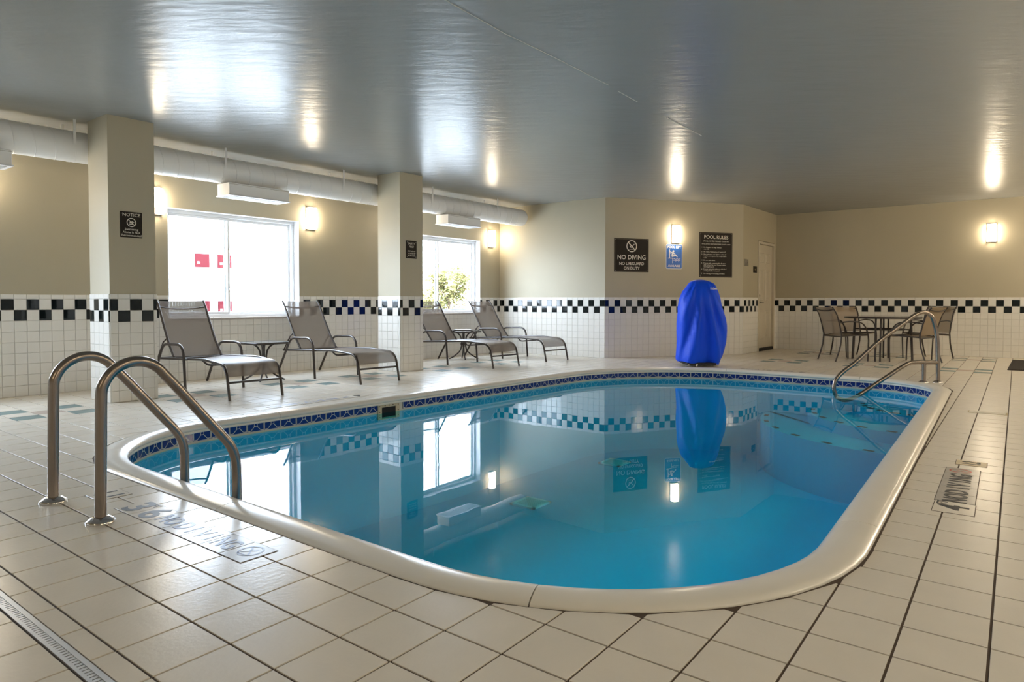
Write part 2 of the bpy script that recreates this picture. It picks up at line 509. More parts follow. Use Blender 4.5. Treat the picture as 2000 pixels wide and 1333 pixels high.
def tile_face(parent, L, phase, par, holes, origin, ang, limit, off=(0, 0), normal=None):
    """tiles on a wainscot face: local x from 0 to L, front looks to -y"""
    ca, sa = math.cos(ang), math.sin(ang)
    cells = []
    k = 0
    x = phase
    while x < L:
        x0, x1 = max(0, x), min(L, x+TP)
        if x1-x0 > 0.012:
            for r in range(10):
                z0 = TP*r; z1 = z0+TP if r < 9 else 1.02
                kind = 'wtile'
                if r == 8 and (k+par) % 2 == 0: kind = 'btile'
                if r == 7 and (k+par) % 2 == 1: kind = 'btile'
                cut = False
                a0, a1 = x0, x1
                for hx0, hz0, hx1, hz1 in holes:
                    if x1 > hx0+1e-4 and x0 < hx1-1e-4 and z1 > hz0+0.02 and z0 < hz1:
                        if x0 < hx0-0.012: a1 = min(a1, hx0)
                        elif x1 > hx1+0.012: a0 = max(a0, hx1)
                        else: cut = True
                if cut or a1-a0 < 0.012: continue
                cxx = (a0+a1)/2; cz = (z0+z1)/2
                wx = origin[0]+ca*cxx; wy = origin[1]+sa*cxx
                s = shown((wx, wy, cz), (-sa, ca, 0))*(a1-a0)*(z1-z0)
                cells.append((s, cxx, cz, a1-a0, z1-z0, kind))
        x += TP; k += 1
    cells.sort(key=lambda c: (0 if c[5] == 'btile' and c[0] > 0 else 1, -c[0]))
    rest = MB(); nrest = 0
    for i, (s, cxx, cz, wd, ht, kind) in enumerate(cells):
        me = tile_mesh(wd, ht, kind)
        if i < limit and s > 0:
            o = bpy.data.objects.new('wall_tile', me); link(o, parent)
            o.location = (off[0]+cxx*math.cos(off[2] if len(off) > 2 else 0), off[1]+cxx*math.sin(off[2] if len(off) > 2 else 0), cz)
            if len(off) > 2: o.rotation_euler = (0, 0, off[2])
        else:
            a = off[2] if len(off) > 2 else 0
            vs = []
            for v in me.vertices:
                lx, ly, lz = v.co.x+cxx, v.co.y, v.co.z+cz
                vs.append((off[0]+lx*math.cos(a)-ly*math.sin(a), off[1]+lx*math.sin(a)+ly*math.cos(a), lz))
            rest.add(vs, [tuple(p.vertices) for p in me.polygons], 0 if kind == 'wtile' else 1); nrest += 1
    if nrest:
        o = rest.build('wall_tiles', [M['wtile'], M['btile']], parent); o['kind'] = 'stuff'
    return cells
def build_wall(i, thick, holes, phase, par, limit, label, tiled=True):
    A = ROOM[i]; B = ROOM[(i+1) % len(ROOM)]
    L = math.dist(A, B); ang = math.atan2(B[1]-A[1], B[0]-A[0])
    xs = sorted({-0.0, L} | {h[0] for h in holes} | {h[2] for h in holes})
    ext = thick if i in (0, 3, 4, 5, 6) else 0.0
    zs = sorted({0.0, 1.005, CEIL} | {h[1] for h in holes} | {h[3] for h in holes})
    mb = MB()
    for a in range(len(xs)-1):
        for c in range(len(zs)-1):
            mx, mz = (xs[a]+xs[a+1])/2, (zs[c]+zs[c+1])/2
            if any(h[0] < mx < h[2] and h[1] < mz < h[3] for h in holes): continue
            x0, x1 = xs[a], xs[a+1]
            if a == len(xs)-2: x1 += ext
            mb.box(x0, 0, zs[c], x1, thick, zs[c+1], 1 if (mz < 1.005 and tiled) else 0)
    wobj = mb.build(WALL_NAMES[i], [M['paint'], M['wgrout']], None, (A[0], A[1], 0), ang)
    tag(wobj, label, kind='structure')
    if tiled: tile_face(wobj, L, phase, par, holes, A, ang, limit)
    return wobj, ang
WIN = [(0.010, 1.785), (3.80, 5.575), (7.59, 9.365)]     # world X of the three openings
WZ0, WZ1 = 0.745, 2.045
X0 = ROOM[0][0]
wl_holes = [(a-X0, WZ0, b-X0, WZ1) for a, b in WIN]
ph = (2.396-X0) % (2*TP)
wall_left, _ = build_wall(0, 0.22, wl_holes, ph-2*TP, 0, 290, 'beige window wall with white tile wainscot and black checker border')
wall_recess, _ = build_wall(1, 0.18, [], 0.0, 0, 290, 'beige short wall beside the far window above tile wainscot')
wall_angled, ANG_C = build_wall(2, 0.18, [], 0.065-TP, 0, 290, 'beige angled wall carrying three signs above tile wainscot')
DOOR = (13.05-12.2, 13.93-12.2)
wall_door, _ = build_wall(3, 0.18, [(DOOR[0]-0.05, -0.1, DOOR[1]+0.05, 2.10)], 0.06-TP, 1, 290, 'beige wall around the cream panel door')
wall_right, _ = build_wall(4, 0.18, [], 0.06-TP, 0, 290, 'long beige wall behind the patio table above tile wainscot')
wall_near, _ = build_wall(5, 0.18, [], 0.0, 0, 0, 'beige wall opposite the windows')
wall_behind, _ = build_wall(6, 0.22, [], 0.0, 0, 0, 'beige wall behind the trench drain')
# outside corner filler between recess wall and angled wall is closed by their ends
mb = MB(); mb.box(9.93, 5.60, 0, 10.3, 5.95, CEIL) if False else None

# ------------------------------------------------------------------ ceiling
mb = MB()
cp = [(-2.1, 8.4), (10.2, 8.4), (10.2, 6.0), (12.4, 4.55), (14.4, 4.55), (14.4, -2.5), (-2.1, -2.5)]
n = len(cp)
mb.add([(x, y, CEIL) for x, y in cp]+[(x, y, CEIL+0.12) for x, y in cp],
       [tuple(range(n)), tuple(range(n, 2*n))[::-1]]+[(k, (k+1) % n, n+(k+1) % n, n+k) for k in range(n)])
ceiling = mb.build('ceiling', M['ceiling'])
tag(ceiling, 'glossy grey painted ceiling with a thin plaster seam', kind='structure')
seam = [(2.75, 2.73), (2.891, 2.743), (3.49, 2.781), (3.56, 2.776), (4.1, 2.772), (4.816, 2.782)]
mb = MB(); mb.tube([(x, y, CEIL) for x, y in seam], 0.0045, 6, flat=0.6); mb.build('ceiling_seam', M['seam'], ceiling)
mb = MB(); mb.tube([(x, y, CEIL) for x, y in [(5.0, 2.80), (5.371, 2.816)]], 0.004, 6, flat=0.6); mb.build('ceiling_seam', M['seam'], ceiling)
mb = MB(); mb.tube([(x, y, CEIL) for x, y in [(6.0, 2.838), (6.185, 2.842), (6.87, 2.858)]], 0.005, 6, flat=0.6); mb.build('ceiling_seam', M['seam'], ceiling)

# ------------------------------------------------------------------ columns
def column(x0, y0, label, phx, phy):
    wx, wy = 0.42, 0.44
    root = empty('column', (x0, y0, 0), 0, label, None, None, 'structure')
    mb = MB(); mb.box(0, 0, 0, wx, wy, 1.005, 1); mb.box(0, 0, 1.005, wx, wy, CEIL, 0)
    mb.build('shaft', [M['paint'], M['wgrout']], root)
    tile_face(root, wx, phx-TP, 0, [], (x0, y0), 0.0, 80, (0, 0, 0.0))
    tile_face(root, wy, phy-TP, 1, [], (x0, y0+wy), -PI/2, 80, (0, wy, -PI/2))
    tile_face(root, wy, 0.0, 0, [], (x0+wx, y0), PI/2, 0, (wx, 0, PI/2))
    tile_face(root, wx, 0.0, 0, [], (x0+wx, y0+wy), PI, 0, (wx, wy, PI))
    return root
col1 = column(2.70, 6.855, 'square beige column with a notice plaque and tiled base beside the first lounger', 0.068, 0.10)
col2 = column(6.29, 6.815, 'square beige column with a safety plaque and tiled base between the two lounger pairs', 0.04, 0.08)

# ------------------------------------------------------------------ windows
def window(n, a, b, loc=None, rz=0.0):
    root = empty('window_%d' % n, loc or (a, 8.05, WZ0), rz, ['white sliding window with two panes, seen past the tiled column base', 'white sliding window behind the first two loungers', 'white sliding window behind the far two loungers'][n % 3], None, None, 'structure')
    W, H = b-a, WZ1-WZ0
    y0, y1 = 0.11, 0.19
    f = MB(); t = 0.045
    f.bbox(0, y0, 0, W, y1, t, 0.004); f.bbox(0, y0, H-t, W, y1, H, 0.004)
    f.bbox(0, y0, t, t, y1, H-t, 0.004); f.bbox(W-t, y0, t, W, y1, H-t, 0.004)
    f.build('frame', M['white'], root)
    j = MB(); e = 0.006
    j.box(0, -0.002, 0, e, y0, H); j.box(W-e, -0.002, 0, W, y0, H); j.box(e, -0.002, H-e, W-e, y0, H)
    j.build('reveal', M['jamb'], root)
    mid = W*0.457
    for k, (p, q, yy) in enumerate(((t, mid+0.03, 0.125), (mid-0.03, W-t, 0.155))):
        s = MB(); u = 0.032
        s.bbox(p, yy, t, p+u, yy+0.025, H-t, 0.003); s.bbox(q-u, yy, t, q, yy+0.025, H-t, 0.003)
        s.bbox(p+u, yy, t, q-u, yy+0.025, t+u, 0.003); s.bbox(p+u, yy, H-t-u, q-u, yy+0.025, H-t, 0.003)
        so = s.build('sash', M['white'], root)
        g = MB(); g.box(p+u, yy+0.010, t+u, q-u, yy+0.014, H-t-u); g.build('pane', M['glass'], so)
        if k == 0:
            for zz in (0.32, 0.82):
                l = MB(); l.bbox(q-u+0.004, yy-0.016, zz, q-0.008, yy, zz+0.055, 0.004); l.tube([(q-0.016, yy-0.012, zz+0.03), (q-0.016, yy-0.03, zz+0.05)], 0.005, 6)
                l.build('latch', M['chrome'], so)
    s = MB(); s.bbox(-0.015, -0.022, -0.022, W+0.015, y0, 0.004, 0.004); s.build('window_sill', M['sill'], root)
    # sky portal helps the renderer find the daylight
    ld = bpy.data.lights.new('daylight_portal', 'AREA'); ld.shape = 'RECTANGLE'; ld.size = W-0.1; ld.size_y = H-0.1
    ld.cycles.is_portal = True
    lo = bpy.data.objects.new('daylight_portal', ld); link(lo)
    lc = Matrix.Rotation(rz, 4, 'Z') @ Vector((W/2, 0.25, H/2)) + root.location
    lo.location = lc; lo.rotation_euler = (-PI/2, 0, rz)
    return root
for k, (a, b) in enumerate(WIN): window(k+3 if k == 0 else k, a, b)

# ------------------------------------------------------------------ door
def build_door():
    root = empty('door_1', (13.05, 4.28, 0), 0, 'cream six-panel door with lever handle and deadbolt', None, None, 'structure')
    W, H = 0.88, 2.04
    f = MB(); t = 0.05
    f.bbox(-t, -0.018, 0, 0.0, 0.12, H+t, 0.004); f.bbox(W, -0.018, 0, W+t, 0.12, H+t, 0.004); f.bbox(0, -0.018, H, W, 0.12, H+t, 0.004)
    f.build('door_frame', M['doorpaint'], root)
    l = MB(); l.box(0.004, 0.03, 0.03, W-0.004, 0.07, H-0.004)
    leaf = l.build('door_leaf', M['doorpaint'], root)
    for (px0, px1) in ((0.13, 0.39), (0.49, 0.75)):
        for (z0, z1) in ((0.22, 0.78), (0.95, 1.56), (1.68, 1.88)):
            p = MB(); d = 0.028
            o = [(px0, 0.03, z0), (px1, 0.03, z0), (px1, 0.03, z1), (px0, 0.03, z1)]
            a = [(px0+0.012, 0.022, z0+0.012), (px1-0.012, 0.022, z0+0.012), (px1-0.012, 0.022, z1-0.012), (px0+0.012, 0.022, z1-0.012)]
            b = [(px0+0.03, 0.0285, z0+0.03), (px1-0.03, 0.0285, z0+0.03), (px1-0.03, 0.0285, z1-0.03), (px0+0.03, 0.0285, z1-0.03)]
            c = [(px0+0.05, 0.021, z0+0.05), (px1-0.05, 0.021, z0+0.05), (px1-0.05, 0.021, z1-0.05), (px0+0.05, 0.021, z1-0.05)]
            fs = [(12, 13, 14, 15)]
            for r in range(3):
                for k in range(4): fs.append((r*4+k, r*4+(k+1) % 4, r*4+4+(k+1) % 4, r*4+4+k))
            p.add(o+a+b+c, fs); p.build('door_panel', M['doorpaint'], leaf)
    h = MB(); h.tube([(0.075, 0.03, 0.93), (0.075, 0.0, 0.93)], 0.027, 14); h.tube(fillet([(0.075, 0.0, 0.93), (0.075, -0.035, 0.93), (0.19, -0.035, 0.925)], 0.012), 0.009, 8)
    h.build('lever_handle', M['plate'], leaf)
    d = MB(); d.tube([(0.075, 0.03, 1.06), (0.075, 0.008, 1.06)], 0.027, 14); d.bbox(0.068, -0.008, 1.045, 0.082, 0.008, 1.075, 0.002)
    d.build('deadbolt', M['plate'], leaf)
    s = MB(); s.bbox(0.0, -0.012, -0.002, W, 0.14, 0.055, 0.004); s.build('threshold', M['dark'], root)
    b = MB(); b.box(-0.05, 0.14, 0.0, W+0.05, 0.16, H+0.06); b.build('door_stop', M['dark'], root)
build_door()

# ------------------------------------------------------------------ pool
WATER = -0.132
def build_pool():
    root = empty('swimming_pool', (5.5, 2.9, 0), 0, 'rounded rectangular blue swimming pool with white coping and navy waterline tiles', 'pool')
    ox, oy = 5.5, 2.9
    rel = lambda p, z: (p[0]-ox, p[1]-oy, z)
    # coping sections
    prof = [(0.012, -0.03), (0.004, -0.004), (0.010, 0.004), (0.035, 0.012), (0.075, 0.017), (0.115, 0.016), (0.145, 0.010), (0.165, 0.0), (0.177, -0.010), (0.180, -0.020), (0.175, -0.028), (0.160, -0.033), (0.156, -0.037), (0.160, -0.040), (0.166, -0.042), (0.167, -0.052), (0.14, -0.054)]
    rings_ = [ring(o) for o, z in prof]
    base = ring(0.09); L = cum(base); tot = L[-1]
    nsec = 13; N = len(POOL)
    start = 0.45
    bounds = [(start + tot*k/nsec) % tot for k in range(nsec)]
    def at(pts, s):
        s = s % tot
        for i in range(N):
            if L[i] <= s <= L[i+1]:
                t = (s-L[i])/max(1e-9, L[i+1]-L[i]); a, b = pts[i], pts[(i+1) % N]
                return (a[0]+(b[0]-a[0])*t, a[1]+(b[1]-a[1])*t)
        return pts[0]
    for k in range(nsec):
        s0 = bounds[k]+0.0022; s1 = s0 + tot/nsec-0.0044
        m = 14
        mb = MB()
        rows = []
        for j in range(m+1):
            s = s0+(s1-s0)*j/m
            rows.append([rel(at(r_, s), prof[q][1]) for q, r_ in enumerate(rings_)])
        mb.grid(rows)
        mb.add(rows[0], [tuple(range(len(prof)))]); mb.add(rows[-1], [tuple(range(len(prof)))[::-1]])
        mb.build('coping_section', M['coping'], root)
    # joint filler under the coping
    mb = MB(); a = ring(0.015); b = ring(0.155); c = ring(0.150)
    mb.grid([[rel(p, -0.02) for p in a], [rel(p, 0.001) for p in ring(0.07)], [rel(p, -0.026) for p in b], [rel(p, -0.05) for p in c]], close=True)
    mb.build('joint_filler', M['creamstrip'], root)
    # band wall behind tiles + cream strip
    mb = MB(); r0 = ring(0.150)
    mb.grid([[rel(p, -0.045) for p in r0], [rel(p, -0.137) for p in r0]], close=True, smooth=True)
    mb.build('rim_band', M['creamstrip'], root)
    # waterline tiles
    r1 = ring(0.152); L1 = cum(r1); T1 = L1[-1]
    nt_ = round(T1/0.150); pitch = T1/nt_
    h = 0.072; wd = pitch-0.003
    mb = MB(); mb.box(-wd/2, -0.006, -h, wd/2, 0.0, 0)
    def ln(a, b, wdt=0.0042):
        a = Vector(a); b = Vector(b); d = (b-a).normalized(); nn = Vector((-d.y, d.x))*wdt/2
        q = [a-d*0.001+nn, b+d*0.001+nn, b+d*0.001-nn, a-d*0.001-nn]
        mb.add([(p.x, -0.0068, p.y) for p in q], [(0, 1, 2, 3)], 1)
    for s in (-1, 1):
        ln((s*0.013, -0.006), (s*0.013, -0.030)); ln((s*0.013, -0.030), (s*0.043, -0.062)); ln((s*0.043, -0.062), (s*wd/2, -0.062))
        ln((s*(wd/2-0.0021), -0.008), (s*(wd/2-0.0021), -0.058)); ln((s*0.055, -0.062), (s*0.055, -0.071)); ln((s*0.066, -0.062), (s*0.066, -0.071), 0.003)
    ln((-0.015, -0.028), (0.015, -0.028)); ln((-wd/2, -0.0695), (wd/2, -0.0695), 0.003)
    tm = mb.mesh('waterline_tile', [M['navy'], M['line']])
    sk = (4.505, 5.035)
    for k in range(nt_):
        s = (k+0.5)*pitch
        for i in range(N):
            if L1[i] <= s <= L1[i+1]:
                t = (s-L1[i])/(L1[i+1]-L1[i]); a, b = r1[i], r1[(i+1) % N]
                p = (a[0]+(b[0]-a[0])*t, a[1]+(b[1]-a[1])*t); break
        if math.dist(p, sk) < 0.155: continue
        nr = pool_nearest(*p)
        o = bpy.data.objects.new('waterline_tile', tm); link(o, root)
        o.location = rel(p, -0.046)
        # local -y looks to the pool interior: outward normal = +y
        o.rotation_euler = (0, 0, math.atan2(nr[3], nr[2])-PI/2)
    # shell with rounded floor edge
    FL = -1.08
    prof2 = [(0.1495, -0.1355), (0.160, -0.45), (0.165, -0.80), (0.20, -0.95), (0.28, -1.04), (0.40, FL)]
    mb = MB()
    mb.grid([[rel(p, z) for p in ring(o)] for o, z in prof2], close=True)
    last = ring(0.40)
    mb.add([rel(p, FL) for p in last], [tuple(range(len(last)))])
    mb.build('shell', M['plaster'], root)
    # corner steps (quarter rounds)
    cx, cyy = 9.27, 0.95
    for r, z, zz in ((1.95, -0.52, FL), (1.40, -0.40, -0.52), (0.85, -0.29, -0.40)):
        st = MB(); pts = []
        for k in range(25):
            a = PI/2*0.98 + (PI*1.02-PI/2*0.98)*k/24
            pts.append((cx+r*math.cos(a), cyy+r*math.sin(a)))
        pts = [(9.26, pts[0][1])]+pts+[(pts[-1][0], 0.78+0.03), (9.26, 0.80)]
        pts = [p for p in pts]
        # stay inside the shell
        cl = []
        for x, y in pts:
            nr = pool_nearest(x, y)
            if not inside(x, y, POOL) or math.dist((x, y), nr[:2]) < 0.155: x, y = nr[0]-nr[2]*0.155, nr[1]-nr[3]*0.155
            cl.append((x, y))
        m = len(cl)
        st.add([rel(p, z) for p in cl]+[rel(p, zz-0.02) for p in cl], [tuple(range(m))])
        st.add([rel(p, z) for p in cl]+[rel(p, zz-0.02) for p in cl], [(k, (k+1) % m, m+(k+1) % m, m+k) for k in range(m)], 1)  # risers get the painted-in shade, treads the plain plaster
        so = st.build('step', [M['plaster'], M['shadedriser']], root)
        for k in range(6):
            a = PI/2*1.04 + (PI*0.97-PI/2*1.04)*(k+0.5)/6
            mk = MB(); mk.box(-0.05, -0.025, 0, 0.05, 0.025, 0.004)
            mk.build('step_marker', M['blackprint'], so, rel((cx+(r-0.06)*math.cos(a), cyy+(r-0.06)*math.sin(a)), z), a+PI/2)
    # skimmer mouth
    nr = pool_nearest(4.505, 5.2); p = (nr[0]-nr[2]*0.152, nr[1]-nr[3]*0.152); an = math.atan2(nr[3], nr[2])-PI/2
    sk_ = MB(); W, H = 0.27, 0.15; bx = 0.048
    sk_.bbox(-W/2, -0.014, -H, -W/2+bx, 0.0, 0, 0.002); sk_.bbox(W/2-bx, -0.014, -H, W/2, 0, 0, 0.002)
    sk_.bbox(-W/2+bx, -0.014, -0.034, W/2-bx, 0, 0, 0.002); sk_.bbox(-W/2+bx, -0.014, -H, W/2-bx, 0, -H+0.02, 0.002)
    so = sk_.build('skimmer_frame', M['tanmarker'], root, rel(p, -0.044), an)
    m2 = MB(); m2.box(-W/2+bx, -0.004, -H+0.02, W/2-bx, -0.002, -0.034); m2.build('skimmer_mouth', [M['dark'], M['tanmarker']], so)
    m3 = MB()
    for sx in (-W/2+0.02, W/2-0.02):
        for sz in (-0.02, -0.075, -0.125): m3.lathe([(0.0, 0.002), (0.005, 0.0015), (0.006, 0)], 8, 0, (sx, 0, 0)) if False else m3.tube([(sx, -0.0165, sz), (sx, -0.013, sz)], 0.005, 8)
    for sx in (-0.05, 0.0, 0.05): m3.tube([(sx, -0.0165, -0.017), (sx, -0.013, -0.017)], 0.005, 8)
    m3.build('screw', M['signbrown'], so)
    # main drains
    for (dx, dy) in ((7.49, 4.22), (5.46, 4.03)):
        d = MB(); s = 0.15
        d.bbox(-s, -s, 0, s, -s+0.035, 0.02, 0.003); d.bbox(-s, s-0.035, 0, s, s, 0.02, 0.003); d.bbox(-s, -s, 0, -s+0.035, s, 0.02, 0.003); d.bbox(s-0.035, -s, 0, s, s, 0.02, 0.003)
        for k in range(9): d.box(-s+0.035+k*0.026+0.004, -s+0.035, 0.004, -s+0.035+k*0.026+0.016, s-0.035, 0.016)
        d.box(-s+0.03, -s+0.03, 0.0, s-0.03, s-0.03, 0.002, 1)
        d.build('drain_grate', [M['signwhite'], M['outglass']], root, rel((dx, dy), FL), 0.0)
    return root
pool = build_pool()
mb = MB(); wr = ring(0.148); mb.add([(p[0]-5.5, p[1]-2.9, 0) for p in wr], [tuple(range(len(wr)))])
wtr = mb.build('pool_water', M['water'], None, (5.5, 2.9, WATER))
tag(wtr, 'still clear blue water filling the swimming pool', 'water', None, 'stuff')

# ------------------------------------------------------------------ deck markings
def no_dive_ring(mb, cx, cy_, r, mi=0, z=0.0):
    n = 28; w_ = r*0.16
    vs = []
    for k in range(n):
        a = 2*PI*k/n
        vs += [(cx+r*math.cos(a), cy_+r*math.sin(a), z), (cx+(r-w_)*math.cos(a), cy_+(r-w_)*math.sin(a), z)]
    mb.add(vs, [(2*k, 2*((k+1) % n), 2*((k+1) % n)+1, 2*k+1) for k in range(n)], mi)
def bar2(mb, a, b, wdt, z=0.0, mi=0):
    a = Vector(a); b = Vector(b); d = (b-a).normalized(); nn = Vector((-d.y, d.x))*wdt/2
    mb.add([(p.x, p.y, z) for p in (a+nn, a-nn, b-nn, b+nn)], [(0, 1, 2, 3)], mi)
def floor_print(body, size, mat, parent, loc, xscale=1.0, bold=0.0):
    me = text_mesh(body, size, 'CENTER', thick=0.0003, bold=size*0.022, xscale=xscale)
    me.materials.clear(); me.materials.append(mat)
    o = bpy.data.objects.new('lettering', me); link(o, parent); o.location = loc; return o
def marker_row(loc, rz, cells, pitch, slab_mat, depth=0.152):
    """cells: list of (text, kind, print material); local x = reading direction, y = up of the letters"""
    for k, (body, kind, pm, xs, sz) in enumerate(cells):
        ca, sa = math.cos(rz), math.sin(rz)
        lx = k*pitch
        mb = MB(); mb.box(-pitch/2-0.002, -depth/2-0.003, -0.003, pitch/2+0.002, depth/2+0.003, 0.0006, 1)
        mb.bbox(-pitch/2+0.0015, -depth/2, -0.002, pitch/2-0.0015, depth/2, 0.0022, 0.001)
        o = mb.build('marker_tile', [M[slab_mat if kind != 'plain' else 'ftile'], M['grout']], floor, (loc[0]+lx*ca, loc[1]+lx*sa, 0.0), rz)
        if kind == 'sym':
            s = MB(); no_dive_ring(s, 0, 0.01, depth*0.33, z=0.0028); bar2(s, (-0.033, 0.043), (0.033, -0.023), 0.008, 0.0028); bar2(s, (-0.025, -0.018), (0.02, 0.03), 0.006, 0.0028); bar2(s, (-0.03, -0.026), (0.03, -0.026), 0.004, 0.0028)
            s.build('no_diving_symbol', M[pm], o)
        elif body:
            floor_print(body, sz, M[pm], o, (0, -0.004, 0.0028), xs, 0.0)
# beside the grab rails: reads along -Y, letters stand towards +X
marker_row((1.40, 3.605), -PI/2, [('1.1', 'plain', 'blackprint', 0.75, 0.15)], 0.152, 'marker')
marker_row((1.40, 3.275), -PI/2, [('3', 'plain', 'blackprint', 1.15, 0.19), ('6', 'plain', 'blackprint', 1.15, 0.19), ('NO', 'g', 'blueprint', 0.72, 0.12), ('D I', 'g', 'blueprint', 0.80, 0.12), ('V I', 'g', 'blueprint', 0.80, 0.12), ('NG', 'g', 'blueprint', 0.72, 0.12), ('', 'sym', 'blueprint', 1, 0.1)], 0.1526, 'marker')
o = floor_print('FT', 0.045, M['blackprint'], floor, (1.452, 3.225, 0.0030)); o.rotation_euler = (0, 0, -PI/2)
# on the long side deck: reads along +X, letters stand towards +Y
marker_row((3.70, 0.315), 0.035, [('4', 'plain', 'blackprint', 1.0, 0.17), ], 0.20, 'ftile', 0.16)
o = floor_print('FT', 0.06, M['blackprint'], floor, (3.765, 0.365, 0.003)); o.rotation_euler = (0, 0, 0.035)
marker_row((3.885, 0.325), 0.035, [('NO', 'g', 'blackprint', 0.78, 0.135), ('D I', 'g', 'blackprint', 0.85, 0.135), ('V I', 'g', 'blackprint', 0.85, 0.135), ('NG', 'g', 'blackprint', 0.78, 0.135), ('', 'sym', 'redprint', 1, 0.1)], 0.160, 'marker', 0.16)
marker_row((4.78, 0.325), 0.035, [('1.2', 't', 'blackprint', 0.62, 0.125)], 0.135, 'tanmarker', 0.15)
# window side: upside down from the pool
marker_row((4.43, 5.43), PI+0.03-0.065, [('4', 'plain', 'blackprint', 1.0, 0.14), ('FT', 'plain', 'blueprint', 0.8, 0.09), ('NO', 'plain', 'blueprint', 0.75, 0.11), ('D I', 'plain', 'blueprint', 0.8, 0.11), ('V I', 'plain', 'blueprint', 0.8, 0.11), ('NG', 'plain', 'blueprint', 0.75, 0.11), ('', 'sym', 'blueprint', 1, 0.1)], 0.152, 'ftile')
# far end
marker_row((9.56, 2.55), PI/2, [('4', 'plain', 'blackprint', 1.0, 0.14), ('FT', 'plain', 'blackprint', 0.8, 0.10), ('NO', 'plain', 'blackprint', 0.75, 0.11), ('D I', 'plain', 'blackprint', 0.8, 0.11), ('V I', 'plain', 'blackprint', 0.8, 0.11), ('NG', 'plain', 'blackprint', 0.75, 0.11)], 0.152, 'ftile')
# skimmer cover strip in the deck
mb = MB(); mb.box(-0.07, -0.14, -0.002, 0.07, 0.14, 0.001, 1); mb.bbox(-0.065, -0.125, 0.0, 0.065, 0.13, 0.004, 0.001)
mb.build('deck_cover_plate', [M['creamstrip'], M['worn']], floor, (7.06, 0.372, 0.0), 0.03)

# trench drain
td = empty('trench_drain', (0.690, 2.6, 0), 0, 'narrow metal trench drain grate set in the deck tiles', 'drain')
mb = MB(); mb.box(-0.023, -4.5, -0.02, 0.023, 5.2, -0.009); mb.build('channel', M['dark'], td)
mb = MB(); mb.box(-0.021, -4.5, -0.008, -0.011, 5.2, 0.0015); mb.box(0.007, -4.5, -0.008, 0.021, 5.2, 0.0015); mb.build('side_rail', M['grate'], td)
mb = MB()
y = -2.2
while y < 1.2:
    mb.box(-0.011, y, -0.008, 0.007, y+0.0125, 0.0); y += 0.0165
mb.box(-0.011, -4.5, -0.008, 0.007, -2.2, 0.0); mb.box(-0.011, 1.2, -0.008, 0.007, 5.2, 0.0)
g = mb.build('grate_bars', M['grate'], td); g['kind'] = 'stuff'

# ------------------------------------------------------------------ grab rails
def flange(parent, loc, r=0.058, h=0.026):
    mb = MB(); mb.lathe([(0.0, h), (r*0.48, h), (r*0.60, h*0.92), (r*0.9, h*0.45), (r, h*0.18), (r, 0)], 24)
    return mb.build('flange', M['chrome'], parent, loc)
def grab_rail(y, label, dx=0.0):
    root = empty('grab_rail', (1.205+dx, y, 0), 0, label, 'grab rail', 'pair of stainless ladder rails at the pool edge')
    pts = [(0, 0, 0.0), (0.004, 0, 0.20), (0.010, 0, 0.50)]
    # hoop
    for k in range(1, 13):
        a = PI - (PI-0.62)*k/12
        pts.append((0.155+0.145*math.cos(a)*1.0, 0, 0.535+0.148*math.sin(a)))
    pts += [(0.34, 0, 0.544), (0.50, 0, 0.352), (0.575, 0, 0.262)]
    pts += [(0.605, 0, 0.215), (0.622, 0, 0.165), (0.628, 0, 0.11), (0.629, 0, 0.0), (0.629, 0, -0.4), (0.629, 0, -0.75)]
    # smooth
    P = [Vector(p) for p in pts]; S = []
    for i in range(len(P)-1):
        p0 = P[max(0, i-1)]; p1 = P[i]; p2 = P[i+1]; p3 = P[min(len(P)-1, i+2)]
        for k in range(4):
            t = k/4
            S.append(0.5*((2*p1)+(p2-p0)*t+(2*p0-5*p1+4*p2-p3)*t*t+(3*p1-p0-3*p2+p3)*t**3))
    S.append(P[-1])
    mb = MB(); mb.tube(S, 0.0235, 16); mb.build('rail_tube', M['steel'], root)
    flange(root, (0, 0, 0))
    return root
grab_rail(3.19, 'bent stainless grab rail rising beside the black 3 and 6 deck marks')
grab_rail(3.69, 'bent stainless grab rail farther from the NO DIVING deck tiles', -0.015)

# corner handrail
def handrail():
    root = empty('handrail', (9.33, 0.972, 0), math.atan2(0.788, -0.616), 'slanted stainless handrail looping over the pool corner steps', 'handrail')
    P = [(0, 0, 0), (0.008, 0, 0.235), (0.02, 0, 0.52), (0.065, 0, 0.72), (0.105, 0, 0.79), (0.18, 0, 0.825), (0.28, 0, 0.79), (0.40, 0, 0.705), (0.70, 0, 0.48), (0.97, 0, 0.235), (1.095, 0, 0.14), (1.18, 0, 0.055), (1.213, 0, -0.03), (1.212, 0, -0.10), (1.165, 0, -0.18), (1.06, 0, -0.205), (0.905, 0, -0.135), (0.695, 0, 0.005), (0.38, 0, 0.210), (0.27, 0, 0.236), (0.16, 0, 0.236), (0.01, 0, 0.236)]
    P = [Vector(p) for p in P]; S = []
    for i in range(len(P)-1):
        p0 = P[max(0, i-1)]; p1 = P[i]; p2 = P[i+1]; p3 = P[min(len(P)-1, i+2)]
        for k in range(5):
            t = k/5
            S.append(0.5*((2*p1)+(p2-p0)*t+(2*p0-5*p1+4*p2-p3)*t*t+(3*p1-p0-3*p2+p3)*t**3))
    S.append(P[-1])
    mb = MB(); mb.tube(S, 0.0235, 12); mb.build('rail_tube', M['steel'], root)
    mb = MB(); mb.tube([(0.17, 0, 0), (0.17, 0, 0.236)], 0.0235, 12); mb.build('post', M['steel'], root)
    flange(root, (0, 0, 0)); flange(root, (0.17, 0, 0))
handrail()

